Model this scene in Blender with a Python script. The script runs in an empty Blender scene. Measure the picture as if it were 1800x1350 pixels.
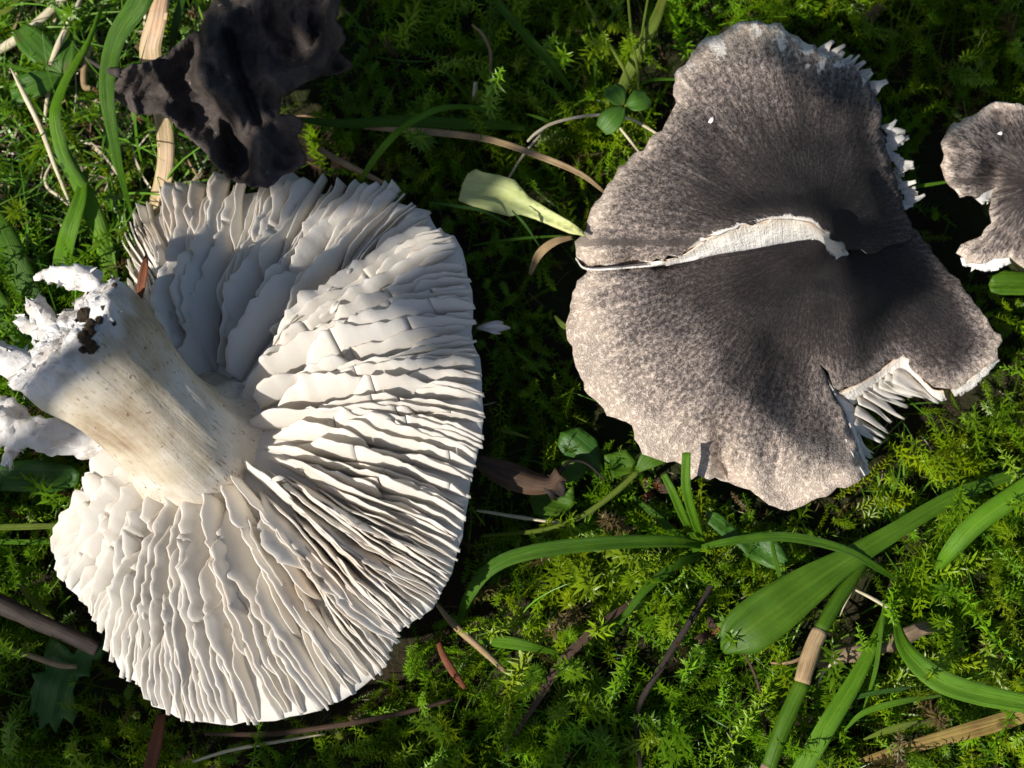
import bpy, math, random
import numpy as np
from mathutils import Vector, Matrix, noise as mn
from mathutils.geometry import delaunay_2d_cdt

random.seed(7); rng = np.random.default_rng(7)
SC = bpy.context.scene
COL = SC.collection
S = 0.2 / 1800.0            # metres per layout unit (the frame is about 20 cm of ground wide)

# ------------------------------------------------------------------ camera
TILT = math.radians(11); DIST = 2700.0
CAM = np.array([0.0, -DIST * math.sin(TILT), DIST * math.cos(TILT)])
AX_R = np.array([1.0, 0, 0]); AX_U = np.array([0, math.cos(TILT), math.sin(TILT)])
AX_F = np.array([0, math.sin(TILT), -math.cos(TILT)])
cam = bpy.data.cameras.new('camera'); cam_o = bpy.data.objects.new('camera', cam); COL.objects.link(cam_o)
cam_o.location = (CAM * S).tolist(); cam_o.rotation_euler = (TILT, 0, 0)
cam.sensor_width = 36; cam.lens = 36 * DIST / 1800.0
cam.clip_start = 0.01; cam.clip_end = 60
cam.dof.use_dof = True; cam.dof.focus_distance = 0.278; cam.dof.aperture_fstop = 20
SC.camera = cam_o

# ------------------------------------------------------------------ light
SUN_AZ = np.array([-0.84, -0.54]); SUN_AZ /= np.linalg.norm(SUN_AZ)
SUN_EL = math.radians(43)
LDIR = np.array([SUN_AZ[0] * math.cos(SUN_EL), SUN_AZ[1] * math.cos(SUN_EL), math.sin(SUN_EL)])
world = bpy.data.worlds.new('World'); SC.world = world; world.use_nodes = True
wn = world.node_tree; bg = wn.nodes['Background']
sky = wn.nodes.new('ShaderNodeTexSky'); sky.sky_type = 'NISHITA'; sky.sun_disc = False
sky.sun_elevation = SUN_EL; sky.sun_rotation = math.atan2(SUN_AZ[0], SUN_AZ[1])
wn.links.new(sky.outputs[0], bg.inputs[0]); bg.inputs[1].default_value = 0.07
sl = bpy.data.lights.new('sun', 'SUN'); sl.energy = 5.0; sl.angle = math.radians(0.55); sl.color = (1.0, 0.95, 0.87)
so = bpy.data.objects.new('sun', sl); COL.objects.link(so)
so.rotation_euler = Vector((-LDIR).tolist()).to_track_quat('-Z', 'Y').to_euler()
SC.view_settings.view_transform = 'Standard'; SC.view_settings.look = 'None'
SC.view_settings.exposure = 0.38; SC.view_settings.gamma = 1.0
SC.view_settings.use_curve_mapping = False
SC.cycles.use_denoising = True
SC.cycles.max_bounces = 8; SC.cycles.transparent_max_bounces = 8

# ------------------------------------------------------------------ helpers
def ray(px, py):
    d = AX_F * DIST + AX_R * (px - 900.0) + AX_U * (675.0 - py)
    return d
def W(px, py, z=0.0):
    """the point at height z that stands over the spot (px, py) of the layout"""
    d = ray(px, py); t = (z - CAM[2]) / d[2]
    return CAM + d * t
def WP(px, py, c, n):
    """the point on the plane through c with normal n"""
    d = ray(px, py); t = np.dot(c - CAM, n) / np.dot(d, n)
    return CAM + d * t
def px_of(p):
    v = np.asarray(p) - CAM
    f = v @ AX_F
    return 900 + (v @ AX_R) / f * DIST, 675 - (v @ AX_U) / f * DIST
def N(x, y=0.0, z=0.0): return mn.noise(Vector((x, y, z)))
def unit(v):
    l = np.linalg.norm(v); return v / l if l > 1e-9 else v
def sstep(a, b, x):
    t = min(1, max(0, (x - a) / (b - a))); return t * t * (3 - 2 * t)
def catmull(P, n):
    P = np.asarray(P, float); m = len(P)
    if m == 2: return np.array([P[0] + (P[1] - P[0]) * k / (n - 1) for k in range(n)])
    Q = np.vstack([2 * P[0] - P[1], P, 2 * P[-1] - P[-2]]); out = []
    for k in range(n):
        u = k / (n - 1) * (m - 1); i = min(int(u), m - 2); t = u - i
        a, b, c, d = Q[i], Q[i + 1], Q[i + 2], Q[i + 3]
        out.append(0.5 * (2 * b + (c - a) * t + (2 * a - 5 * b + 4 * c - d) * t * t + (3 * b - a - 3 * c + d) * t ** 3))
    return np.array(out)
def seg_dist(x, y, poly, closed=False):
    """distance to a polyline and the position along it (0..1)"""
    best = 1e9; bt = 0; m = len(poly); k = m if closed else m - 1
    for i in range(k):
        ax, ay = poly[i][:2]; bx, by = poly[(i + 1) % m][:2]
        dx, dy = bx - ax, by - ay; L = dx * dx + dy * dy
        t = 0 if L == 0 else min(1, max(0, ((x - ax) * dx + (y - ay) * dy) / L))
        d = math.hypot(ax + dx * t - x, ay + dy * t - y)
        if d < best: best = d; bt = (i + t) / k
    return best, bt
def inside(x, y, poly):
    c = False; j = len(poly) - 1
    for i in range(len(poly)):
        xi, yi = poly[i][:2]; xj, yj = poly[j][:2]
        if (yi > y) != (yj > y) and x < (xj - xi) * (y - yi) / (yj - yi) + xi: c = not c
        j = i
    return c

ORG = {}
def props(o, label=None, cat=None, group=None, kind=None):
    if label: o['label'] = label
    if cat: o['category'] = cat
    if group: o['group'] = group
    if kind: o['kind'] = kind
    return o
def thing(name, at, label, cat, group=None):
    o = bpy.data.objects.new(name, None); o.empty_display_size = 0.01; COL.objects.link(o)
    o.location = (np.asarray(at) * S).tolist(); ORG[o.name] = np.asarray(at, float)
    return props(o, label, cat, group)
def mk(name, V, F, mat, parent=None, attrs=None, smooth=True, label=None, cat=None, group=None, kind=None, sharp=None):
    V = np.asarray(V, np.float64)
    org = V.mean(0); org = np.array([org[0], org[1], V[:, 2].min()])
    me = bpy.data.meshes.new(name)
    me.from_pydata(((V - org) * S).tolist(), [], [tuple(f) for f in F])
    if attrs:
        for k, (ty, data) in attrs.items():
            a = me.attributes.new(k, ty, 'POINT')
            a.data.foreach_set('color' if ty == 'FLOAT_COLOR' else ('vector' if ty == 'FLOAT_VECTOR' else 'value'),
                               np.asarray(data, np.float32).ravel())
    if smooth: me.polygons.foreach_set('use_smooth', [True] * len(me.polygons))
    me.materials.append(mat); me.update()
    o = bpy.data.objects.new(name, me); COL.objects.link(o); ORG[o.name] = org
    if parent is not None:
        o.parent = parent; o.location = ((org - ORG[parent.name]) * S).tolist()
    else: o.location = (org * S).tolist()
    return props(o, label, cat, group, kind)

# ------------------------------------------------------------------ materials
class MT:
    def __init__(self, name):
        self.m = bpy.data.materials.new(name); self.m.use_nodes = True
        self.t = self.m.node_tree; self.b = self.t.nodes['Principled BSDF']; self.out = self.t.nodes['Material Output']
    def n(self, ty, **kw):
        x = self.t.nodes.new(ty)
        for k, v in kw.items():
            if k.startswith('i_'):
                key = k[2:]; key = int(key) if key.isdigit() else key.replace('_', ' ')
                x.inputs[key].default_value = v
            else: setattr(x, k, v)
        return x
    def l(self, a, b): self.t.links.new(a, b)
    def attr(self, name): return self.n('ShaderNodeAttribute', attribute_name=name)
    def noise(self, vec, scale, detail=4, rough=0.55):
        x = self.n('ShaderNodeTexNoise', i_Scale=scale, i_Detail=detail, i_Roughness=rough)
        if vec is not None: self.l(vec, x.inputs['Vector'])
        return x.outputs['Fac']
    def ramp(self, fac, stops):
        r = self.n('ShaderNodeValToRGB'); e = r.color_ramp.elements
        while len(e) < len(stops): e.new(0.5)
        for q, (p, c) in zip(e, stops):
            q.position = p; q.color = (c[0], c[1], c[2], 1) if hasattr(c, '__len__') else (c, c, c, 1)
        self.l(fac, r.inputs['Fac']); return r.outputs['Color']
    def mix(self, fac, a, b, mode='MIX'):
        x = self.n('ShaderNodeMix', data_type='RGBA', blend_type=mode)
        for s, v in ((x.inputs['Factor'], fac), (x.inputs['A'], a), (x.inputs['B'], b)):
            if hasattr(v, 'is_linked'): self.l(v, s)
            elif hasattr(v, '__len__'): s.default_value = (v[0], v[1], v[2], 1)
            else: s.default_value = v
        return x.outputs['Result']
    def math(self, op, a, b=0.0, c=None):
        x = self.n('ShaderNodeMath', operation=op)
        for s, v in zip(x.inputs, (a, b, c)):
            if v is None: continue
            if hasattr(v, 'is_linked'): self.l(v, s)
            else: s.default_value = v
        return x.outputs[0]
    def coord(self): return self.n('ShaderNodeTexCoord').outputs['Object']
    def bump(self, h, dist, strength=1.0):
        x = self.n('ShaderNodeBump', i_Distance=dist, i_Strength=strength); self.l(h, x.inputs['Height']); return x.outputs['Normal']
    def done(self, col, rough=0.6, spec=0.3, normal=None, trans=0.0, tcol=None, sss=0.0, rad=(0.0015, 0.001, 0.0007)):
        if hasattr(col, 'is_linked'): self.l(col, self.b.inputs['Base Color'])
        else: self.b.inputs['Base Color'].default_value = (*col, 1)
        if hasattr(rough, 'is_linked'): self.l(rough, self.b.inputs['Roughness'])
        else: self.b.inputs['Roughness'].default_value = rough
        self.b.inputs['Specular IOR Level'].default_value = spec
        if normal is not None: self.l(normal, self.b.inputs['Normal'])
        if sss:
            self.b.inputs['Subsurface Weight'].default_value = sss
            self.b.inputs['Subsurface Radius'].default_value = rad; self.b.inputs['Subsurface Scale'].default_value = 1.0
        if trans:
            tr = self.n('ShaderNodeBsdfTranslucent'); mx = self.n('ShaderNodeMixShader', i_0=trans)
            tc = tcol if tcol is not None else col
            if hasattr(tc, 'is_linked'): self.l(tc, tr.inputs['Color'])
            else: tr.inputs['Color'].default_value = (*tc, 1)
            if normal is not None: self.l(normal, tr.inputs['Normal'])
            self.l(self.b.outputs[0], mx.inputs[1]); self.l(tr.outputs[0], mx.inputs[2]); self.l(mx.outputs[0], self.out.inputs[0])
        return self.m

def mat_gill():
    m = MT('gill_flesh'); c = m.coord(); st = m.attr('st')
    big = m.noise(c, 60, 3); fine = m.noise(c, 900, 4)
    col = m.ramp(big, [(0.3, (0.80, 0.755, 0.68)), (0.7, (0.86, 0.83, 0.78))])
    sx = m.n('ShaderNodeSeparateXYZ'); m.l(st.outputs['Vector'], sx.inputs[0])
    edge = m.math('MULTIPLY', m.math('SMOOTH_MAX', m.math('SUBTRACT', sx.outputs['Y'], 0.9), 0.0, 0.02), 3.4)
    edge = m.math('MULTIPLY', edge, m.ramp(m.noise(c, 220, 3), [(0.42, 0.0), (0.62, 1.0)]))
    col = m.mix(edge, col, (0.62, 0.42, 0.26))
    spots = m.ramp(m.noise(c, 330, 2), [(0.68, 0.0), (0.74, 1.0)])
    col = m.mix(m.math('MULTIPLY', spots, 0.4), col, (0.45, 0.30, 0.2))
    stain = m.ramp(m.noise(m.n('ShaderNodeNewGeometry').outputs['Position'], 45, 4, 0.6), [(0.56, 0.0), (0.74, 0.55)])
    col = m.mix(stain, col, (0.62, 0.47, 0.33))
    nb = m.bump(fine, 0.00012, 0.5)
    return m.done(col, 0.55, 0.25, nb, trans=0.38, tcol=(0.91, 0.87, 0.80))
def mat_flesh(name='white_flesh', a=(0.82, 0.76, 0.68), b=(0.88, 0.85, 0.82)):
    m = MT(name); c = m.coord()
    col = m.ramp(m.noise(c, 150, 4), [(0.3, a), (0.7, b)])
    if name.startswith('torn'): col = m.mix(m.ramp(m.noise(m.n('ShaderNodeNewGeometry').outputs['Position'], 170, 4, 0.65), [(0.56, 0.0), (0.70, 0.6)]), col, (0.30, 0.22, 0.14))
    nb = m.bump(m.noise(c, 700, 6, 0.7), 0.0004, 0.7)
    return m.done(col, 0.65, 0.2, nb, sss=0.2)
def mat_stem():
    m = MT('stem_skin'); c = m.coord(); st = m.attr('st').outputs['Vector']
    big = m.noise(c, 55, 5, 0.6)
    col = m.ramp(big, [(0.32, (0.27, 0.19, 0.11)), (0.45, (0.47, 0.39, 0.275)), (0.60, (0.66, 0.60, 0.50))])
    mp = m.n('ShaderNodeMapping'); m.l(st, mp.inputs['Vector']); mp.inputs['Scale'].default_value = (22, 1.2, 1)
    fib = m.noise(mp.outputs[0], 1.6, 5, 0.65)
    col = m.mix(m.ramp(fib, [(0.42, 0.0), (0.72, 0.45)]), col, (0.62, 0.57, 0.48))
    mp2 = m.n('ShaderNodeMapping'); m.l(st, mp2.inputs['Vector']); mp2.inputs['Scale'].default_value = (60, 10, 1)
    sp = m.ramp(m.noise(mp2.outputs[0], 1.5, 3, 0.6), [(0.60, 0.0), (0.65, 1.0)])
    sp2 = m.ramp(m.noise(c, 110, 2), [(0.40, 0.0), (0.55, 1.0)])
    dots = m.ramp(m.noise(c, 700, 2), [(0.70, 0.0), (0.73, 0.8)])
    col = m.mix(dots, col, (0.12, 0.08, 0.05))
    col = m.mix(m.math('MULTIPLY', m.math('MULTIPLY', sp, sp2), 0.8), col, (0.16, 0.10, 0.06))
    w = m.attr('white').outputs['Fac']
    col = m.mix(w, col, m.ramp(m.noise(c, 160, 5, 0.65), [(0.35, (0.50, 0.45, 0.40)), (0.55, (0.70, 0.68, 0.66))]))
    h = m.math('ADD', m.math('MULTIPLY', fib, 0.5), m.math('MULTIPLY', m.noise(c, 500, 5, 0.7), m.math('ADD', m.math('MULTIPLY', w, 2.0), 0.35)))
    return m.done(col, 0.6, 0.25, m.bump(h, 0.0005, 0.6), sss=0.15)
def mat_cap(name, dark=(0.034, 0.028, 0.028), mid=(0.20, 0.155, 0.135), pale=(0.56, 0.45, 0.37)):
    m = MT(name); c = m.coord(); st = m.attr('st').outputs['Vector']; rad = m.attr('rad').outputs['Fac']
    n1 = m.noise(st, 1.0, 5, 0.7); n2 = m.noise(c, 70, 4); n3 = m.noise(st, 3.2, 3, 0.6); n4 = m.noise(c, 1500, 3, 0.7)
    sp = m.math('ADD', m.math('MULTIPLY', n1, 0.55), m.math('MULTIPLY', n3, 0.3)); sp = m.math('ADD', sp, m.math('MULTIPLY', n4, 0.15))
    sp = m.ramp(sp, [(0.435, 0.0), (0.555, 1.0)])
    r2 = m.math('ADD', rad, m.math('MULTIPLY', m.math('SUBTRACT', n2, 0.5), 0.45))
    mpr = m.n('ShaderNodeMapping'); m.l(st, mpr.inputs['Vector']); mpr.inputs['Scale'].default_value = (0.10, 1.0, 1)
    r2 = m.math('ADD', r2, m.math('MULTIPLY', m.math('SUBTRACT', m.noise(mpr.outputs[0], 0.55, 4, 0.6), 0.5), 0.6))
    bot = m.ramp(r2, [(0.0, (0.012, 0.010, 0.011)), (0.38, (0.020, 0.016, 0.016)), (0.65, (0.062, 0.05, 0.047)), (0.92, (0.40, 0.315, 0.25))])
    top = m.ramp(r2, [(0.0, (0.028, 0.023, 0.023)), (0.25, (0.075, 0.06, 0.055)), (0.55, (0.29, 0.235, 0.205)), (0.88, (0.66, 0.55, 0.45))])
    col = m.mix(sp, bot, top)
    w = m.attr('white').outputs['Fac']
    w = m.ramp(m.math('ADD', w, m.math('MULTIPLY', m.math('SUBTRACT', n1, 0.5), 0.9)), [(0.45, 0.0), (0.62, 1.0)])
    col = m.mix(w, col, (0.82, 0.75, 0.67))
    h = m.math('ADD', m.math('MULTIPLY', sp, 0.6), m.math('MULTIPLY', n3, 0.5))
    return m.done(col, 0.62, 0.3, m.bump(h, 0.00035, 0.8))
def mat_leaf(name, c1, c2, trans=0.48, rough=0.46, stripes=14.0, spec=0.35, blotch=None, bumpd=0.0003):
    m = MT(name); c = m.coord(); st = m.attr('st').outputs['Vector']
    mp = m.n('ShaderNodeMapping'); m.l(st, mp.inputs['Vector']); mp.inputs['Scale'].default_value = (stripes, 0.006, 1)
    ven = m.noise(mp.outputs[0], 1.0, 3, 0.6); big = m.noise(c, 120, 4)
    f = m.math('ADD', m.math('MULTIPLY', ven, 0.6), m.math('MULTIPLY', big, 0.5))
    col = m.ramp(f, [(0.4, c1), (0.68, c2)])
    col = m.mix(m.ramp(m.noise(c, 75, 5, 0.6), [(0.56, 0.0), (0.72, 0.55)]), col, (c2[0] * 1.5, c2[1] * 1.15, c2[2]))
    sxx = m.n('ShaderNodeSeparateXYZ'); m.l(st, sxx.inputs[0]); rib = m.ramp(m.math('ABSOLUTE', sxx.outputs['X']), [(0.03, 0.25), (0.12, 0.0)])
    col = m.mix(rib, col, (c2[0] * 1.8, c2[1] * 1.4, c2[2] * 2))
    if blotch: col = m.mix(m.ramp(m.noise(c, 200, 3), [(0.60, 0.0), (0.70, 0.8)]), col, blotch)
    nb = m.bump(m.math('ADD', ven, m.math('MULTIPLY', m.noise(c, 600, 3), 0.35)), bumpd, 0.8)
    tc = m.mix(0.6, col, (c2[0] * 1.5, c2[1] * 1.5, c2[2] * 0.5))
    return m.done(col, rough, spec, nb, trans=trans, tcol=tc)
def mat_vcol(name, trans=0.3, rough=0.35, spec=0.5):
    m = MT(name); col = m.attr('col').outputs['Color']
    return m.done(col, rough, spec, None, trans=trans, tcol=col)
def mat_dead():
    m = MT('black_dead_leaf'); c = m.coord()
    col = m.ramp(m.noise(c, 90, 5, 0.6), [(0.3, (0.026, 0.020, 0.018)), (0.55, (0.058, 0.046, 0.040)), (0.8, (0.12, 0.092, 0.076))])
    col = m.mix(m.ramp(m.noise(c, 480, 2), [(0.73, 0.0), (0.77, 0.6)]), col, (0.3, 0.27, 0.24))
    h = m.math('ADD', m.math('MULTIPLY', m.noise(c, 160, 6, 0.65), 0.5), m.math('MULTIPLY', m.noise(c, 900, 4), 0.4))
    return m.done(col, 0.66, 0.25, m.bump(h, 0.0013, 0.9))
def mat_wood(name, a, b, scale=250, rough=0.7):
    m = MT(name); c = m.coord(); st = m.attr('st').outputs['Vector']
    mp = m.n('ShaderNodeMapping'); m.l(st, mp.inputs['Vector']); mp.inputs['Scale'].default_value = (6, 0.012, 1)
    f = m.math('ADD', m.math('MULTIPLY', m.noise(mp.outputs[0], 1.5, 4), 0.6), m.math('MULTIPLY', m.noise(c, scale, 4), 0.45))
    col = m.ramp(f, [(0.35, a), (0.7, b)])
    return m.done(col, rough, 0.25, m.bump(f, 0.0003, 0.8), trans=0.08)
def mat_soil():
    m = MT('soil'); c = m.coord()
    f = m.noise(c, 30, 6, 0.65); g = m.noise(c, 260, 5, 0.7)
    col = m.mix(m.ramp(f, [(0.4, 0.0), (0.6, 1.0)]), (0.025, 0.017, 0.010), (0.022, 0.032, 0.008))
    col = m.mix(m.ramp(g, [(0.55, 0.0), (0.7, 0.5)]), col, (0.07, 0.05, 0.03))
    return m.done(col, 0.9, 0.15, m.bump(g, 0.002, 0.8))

M_GILL = mat_gill(); M_FLESH = mat_flesh(); M_STEM = mat_stem()
def mat_crack():
    m = MT('torn_crack_flesh'); c = m.coord(); sx = m.n('ShaderNodeSeparateXYZ'); m.l(m.attr('st').outputs['Vector'], sx.inputs[0])
    v = m.math('ADD', sx.outputs['Y'], m.math('MULTIPLY', m.math('SUBTRACT', m.noise(c, 300, 4), 0.5), 0.35))
    col = m.ramp(v, [(0.0, (0.55, 0.36, 0.24)), (0.16, (0.80, 0.70, 0.58)), (0.5, (0.86, 0.80, 0.72)), (1.0, (0.78, 0.74, 0.69))])
    mp = m.n('ShaderNodeMapping'); m.l(m.attr('st').outputs['Vector'], mp.inputs['Vector']); mp.inputs['Scale'].default_value = (1.2, 0.6, 1)
    h = m.math('ADD', m.noise(mp.outputs[0], 1.0, 5, 0.7), m.noise(c, 900, 4, 0.7))
    return m.done(col, 0.65, 0.2, m.bump(h, 0.0006, 0.8))
M_CRACK = mat_crack()
M_RAG = mat_flesh('torn_white_flesh', (0.56, 0.52, 0.47), (0.72, 0.70, 0.68))
M_CAP = mat_cap('grey_fibrous_cap'); M_DEAD = mat_dead(); M_SOIL = mat_soil()
M_G = mat_leaf('grass_green', (0.045, 0.13, 0.004), (0.10, 0.24, 0.007))
M_GB = mat_leaf('grass_bright', (0.085, 0.215, 0.006), (0.175, 0.37, 0.016))
M_GY = mat_leaf('grass_yellowing', (0.14, 0.22, 0.02), (0.26, 0.33, 0.05))
M_GD = mat_leaf('grass_dark', (0.024, 0.08, 0.006), (0.05, 0.14, 0.01), trans=0.25)
M_LEAF = mat_leaf('leaf_green', (0.055, 0.14, 0.007), (0.115, 0.235, 0.014), stripes=4)
M_LEAFD = mat_leaf('leaf_dark_green', (0.022, 0.08, 0.008), (0.05, 0.135, 0.013), stripes=4, trans=0.2)
M_CLOV = mat_leaf('clover_green', (0.06, 0.16, 0.016), (0.105, 0.235, 0.028), stripes=3, blotch=(0.16, 0.10, 0.04))
M_YEL = mat_leaf('leaf_pale_yellow', (0.42, 0.48, 0.16), (0.58, 0.62, 0.28), stripes=3, trans=0.25, rough=0.5, spec=0.3)
M_DRY = mat_wood('dry_straw', (0.17, 0.10, 0.045), (0.48, 0.35, 0.19))
M_DRYP = mat_wood('pale_straw', (0.50, 0.42, 0.26), (0.78, 0.70, 0.50))
M_DRYB = mat_wood('brown_dry_stem', (0.03, 0.018, 0.012), (0.11, 0.065, 0.04))
M_RED = mat_wood('reddish_brown', (0.08, 0.025, 0.012), (0.26, 0.09, 0.04))
M_TWIG = mat_wood('dark_twig', (0.016, 0.012, 0.010), (0.055, 0.04, 0.033))
M_BARK = mat_wood('pale_bark', (0.08, 0.05, 0.03), (0.40, 0.29, 0.18), 400)
M_CREAM = mat_leaf('withered_cream_blade', (0.42, 0.33, 0.14), (0.72, 0.55, 0.38), stripes=6, trans=0.25, rough=0.6, spec=0.2)
M_WITH = mat_leaf('withered_blade', (0.10, 0.05, 0.018), (0.42, 0.32, 0.09), stripes=7, trans=0.2, rough=0.6, spec=0.2, blotch=(0.07, 0.035, 0.015))
M_SOILC = mat_wood('soil_crumb', (0.012, 0.008, 0.006), (0.06, 0.04, 0.022), 900, 0.9)
M_MOSS = mat_vcol('moss', 0.48, 0.38, 0.4); M_FINE = mat_vcol('fine_grass', 0.35, 0.35, 0.45)

# ------------------------------------------------------------------ mesh builders
def sheet_mesh(outline, spacing, surf, thick, seed=1, refine=None, jag=0.0):
    """a plate cut to an outline: top surface from surf(px,py)->3D, underside thick(px,py,dist) below"""
    r = random.Random(seed); O = []
    m = len(outline)
    for i in range(m):
        a = np.array(outline[i][:2], float); b = np.array(outline[(i + 1) % m][:2], float)
        L = np.linalg.norm(b - a); k = max(1, int(L / (spacing * 0.8)))
        nrm = np.array([b[1] - a[1], a[0] - b[0]]) / max(L, 1e-6)
        for j in range(k):
            p = a + (b - a) * j / k
            O.append(p + nrm * (jag * (N(p[0] * 0.05, p[1] * 0.05, seed) + 0.7 * N(p[0] * 0.14, p[1] * 0.14, seed)) if jag else 0))
    n0 = len(O); pts = [Vector((p[0], p[1])) for p in O]
    xs = [p[0] for p in O]; ys = [p[1] for p in O]
    y = min(ys); row = 0; Ol = [tuple(p) for p in O]
    coarse = Ol[::2] if n0 > 80 else Ol
    while y < max(ys):
        x = min(xs) + (spacing / 2 if row % 2 else 0)
        while x < max(xs):
            qx = x + r.uniform(-.18, .18) * spacing; qy = y + r.uniform(-.18, .18) * spacing
            if inside(qx, qy, Ol) and seg_dist(qx, qy, Ol, True)[0] > spacing * 0.45: pts.append(Vector((qx, qy)))
            x += spacing
        y += spacing * 0.87; row += 1
    ed = [(i, (i + 1) % n0) for i in range(n0)]
    vv, ee, ff, *_ = delaunay_2d_cdt(pts, ed, [], 1, 1e-4)
    P2 = [(v.x, v.y) for v in vv]
    D = [seg_dist(x, y, Ol, True)[0] for x, y in P2]
    top = np.array([surf(x, y, d) for (x, y), d in zip(P2, D)])
    F = []
    for f in ff:
        (ax_, ay_), (bx_, by_), (cx_, cy_) = (P2[i] for i in f[:3])
        if (bx_ - ax_) * (cy_ - ay_) - (by_ - ay_) * (cx_ - ax_) > 0: f = list(reversed(f))
        F.append(list(f))
    vn = np.zeros_like(top)
    for f in F:
        nn = np.cross(top[f[1]] - top[f[0]], top[f[2]] - top[f[0]])
        for i in f: vn[i] += nn
    vn /= np.maximum(np.linalg.norm(vn, axis=1, keepdims=True), 1e-9)
    bot = np.array([t - v * thick(x, y, d) for t, v, (x, y), d in zip(top, vn, P2, D)])
    n = len(top); cnt = {}
    for f in F:
        for i in range(len(f)):
            e = (f[i], f[(i + 1) % len(f)]); cnt[e] = cnt.get(e, 0) + 1
    G = [list(f) for f in F] + [[n + i for i in reversed(f)] for f in F]
    for (a, b) in cnt:
        if (b, a) not in cnt: G.append([b, a, n + a, n + b])
    return np.vstack([top, bot]), G, P2 + P2, D + D, n

def blade_mesh(path, width, fold=0.25, thick=1.6, n=26, roll=0.0, wav=0.0, seed=0, cs=5, curl=0.0):
    """a leaf blade: a solid strip along path, width = list of widths along it"""
    C = catmull(path, n); w = catmull([[x] for x in width], n)[:, 0]
    T = np.gradient(C, axis=0); V = []; st = []; L = 0
    for i in range(n):
        t = unit(T[i]); up = np.array([0, 0, 1.0])
        if abs(t[2]) > 0.95: up = np.array([0, 1.0, 0])
        s = unit(np.cross(t, up)); u = np.cross(s, t)
        rl = roll if not hasattr(roll, '__len__') else roll[0] + (roll[1] - roll[0]) * i / (n - 1)
        s, u = s * math.cos(rl) + u * math.sin(rl), u * math.cos(rl) - s * math.sin(rl)
        if i: L += np.linalg.norm(C[i] - C[i - 1])
        hw = max(w[i], 0.3) / 2
        for side in (0, 1):
            for k in range(cs):
                f = -1 + 2 * k / (cs - 1); f = f if side == 0 else -f
                h = fold * abs(f) * hw - curl * (f * f) * hw + (wav * N(L * 0.02, f * 1.3, seed) if wav else 0)
                e = 1 - 0.7 * abs(f)
                V.append(C[i] + s * f * hw + u * (h + (0.5 if side == 0 else -0.5) * min(thick, hw) * e)); st.append((f, L, seed))
    m = 2 * cs; F = []
    for i in range(n - 1):
        for k in range(m):
            a = i * m + k; b = i * m + (k + 1) % m
            F.append([a, b, b + m, a + m])
    F.append(list(range(m))[::-1]); F.append([(n - 1) * m + k for k in range(m)])
    return np.array(V), F, st
def P3(pts): return np.array([W(*p) for p in pts])
def blade(name, pts, width, mat, label=None, cat='grass', group=None, parent=None, **kw):
    V, F, st = blade_mesh(P3(pts), width, **kw)
    return mk(name, V, F, mat, parent, {'st': ('FLOAT_VECTOR', st)}, label=label, cat=cat, group=group)
def tube_mesh(path, radii, n=20, sides=8, rough=0.0, seed=0, oval=1.0):
    C = catmull(path, n); R = catmull([[x] for x in radii], n)[:, 0]; T = np.gradient(C, axis=0); V = []; st = []; L = 0
    s = None
    for i in range(n):
        t = unit(T[i])
        if s is None: s = unit(np.cross(t, [0.0, 0.1, 1.0] if abs(t[2]) < 0.9 else [0, 1.0, 0]))
        s = unit(s - t * (s @ t)); u = np.cross(s, t)
        if i: L += np.linalg.norm(C[i] - C[i - 1])
        for k in range(sides):
            a = 2 * math.pi * k / sides
            r = R[i] * (1 + rough * N(math.cos(a) * 1.5 + seed * 3.1, math.sin(a) * 1.5, L * 0.03))
            V.append(C[i] + s * math.cos(a) * r + u * math.sin(a) * r * oval); st.append((a, L, 0))
    F = []
    for i in range(n - 1):
        for k in range(sides):
            a = i * sides + k; b = i * sides + (k + 1) % sides
            F.append([a, b, b + sides, a + sides])
    F.append(list(range(sides))[::-1]); F.append([(n - 1) * sides + k for k in range(sides)])
    return np.array(V), F, st
def tube(name, pts, radii, mat, label=None, cat=None, parent=None, group=None, **kw):
    V, F, st = tube_mesh(P3(pts), radii, **kw)
    return mk(name, V, F, mat, parent, {'st': ('FLOAT_VECTOR', st)}, label=label, cat=cat, group=group)

# ------------------------------------------------------------------ ground
def gz(x, y): return -55 + 26 * N(x * 0.0035, y * 0.0035, 3) + 12 * N(x * 0.011, y * 0.011, 8)
ax = np.concatenate([-np.geomspace(60000, 1700, 14), np.linspace(-1600, 1600, 81), np.geomspace(1700, 60000, 14)])
GV = [(x, y, gz(x, y) - 14) for y in ax for x in ax]; k = len(ax)
mk('ground', GV, [[j * k + i, j * k + i + 1, (j + 1) * k + i + 1, (j + 1) * k + i] for j in range(k - 1) for i in range(k - 1)], M_SOIL, kind='structure')

# ------------------------------------------------------------------ upturned mushroom
L_OUT = [(862, 690), (858, 760), (838, 830), (826, 920), (802, 1010), (768, 1075), (706, 1120), (682, 1180), (622, 1230), (560, 1262), (480, 1280),
         (400, 1288), (320, 1282), (258, 1255), (242, 1215), (205, 1200), (186, 1160), (172, 1118), (150, 1092), (132, 1062), (100, 1038), (84, 985), (102, 930), (90, 902), (138, 872),
         (150, 820), (185, 750), (215, 640), (228, 560), (222, 430), (243, 372), (300, 345), (375, 328), (480, 312), (590, 316), (700, 331), (757, 347), (778, 385),
         (812, 397), (831, 450), (846, 520), (840, 570), (857, 620)]
AXN = unit(np.array([-0.15, 0.12, 1.0]))           # the way the stem leans
LC = W(372, 770, 128)                                # middle of the gills, at the level of their edges
LCx, LCy = 372.0, 762.0
mush = thing('mushroom', W(470, 800, -40), 'upturned mushroom showing cream white gills and a thick stem with torn base', 'mushroom')
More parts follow.
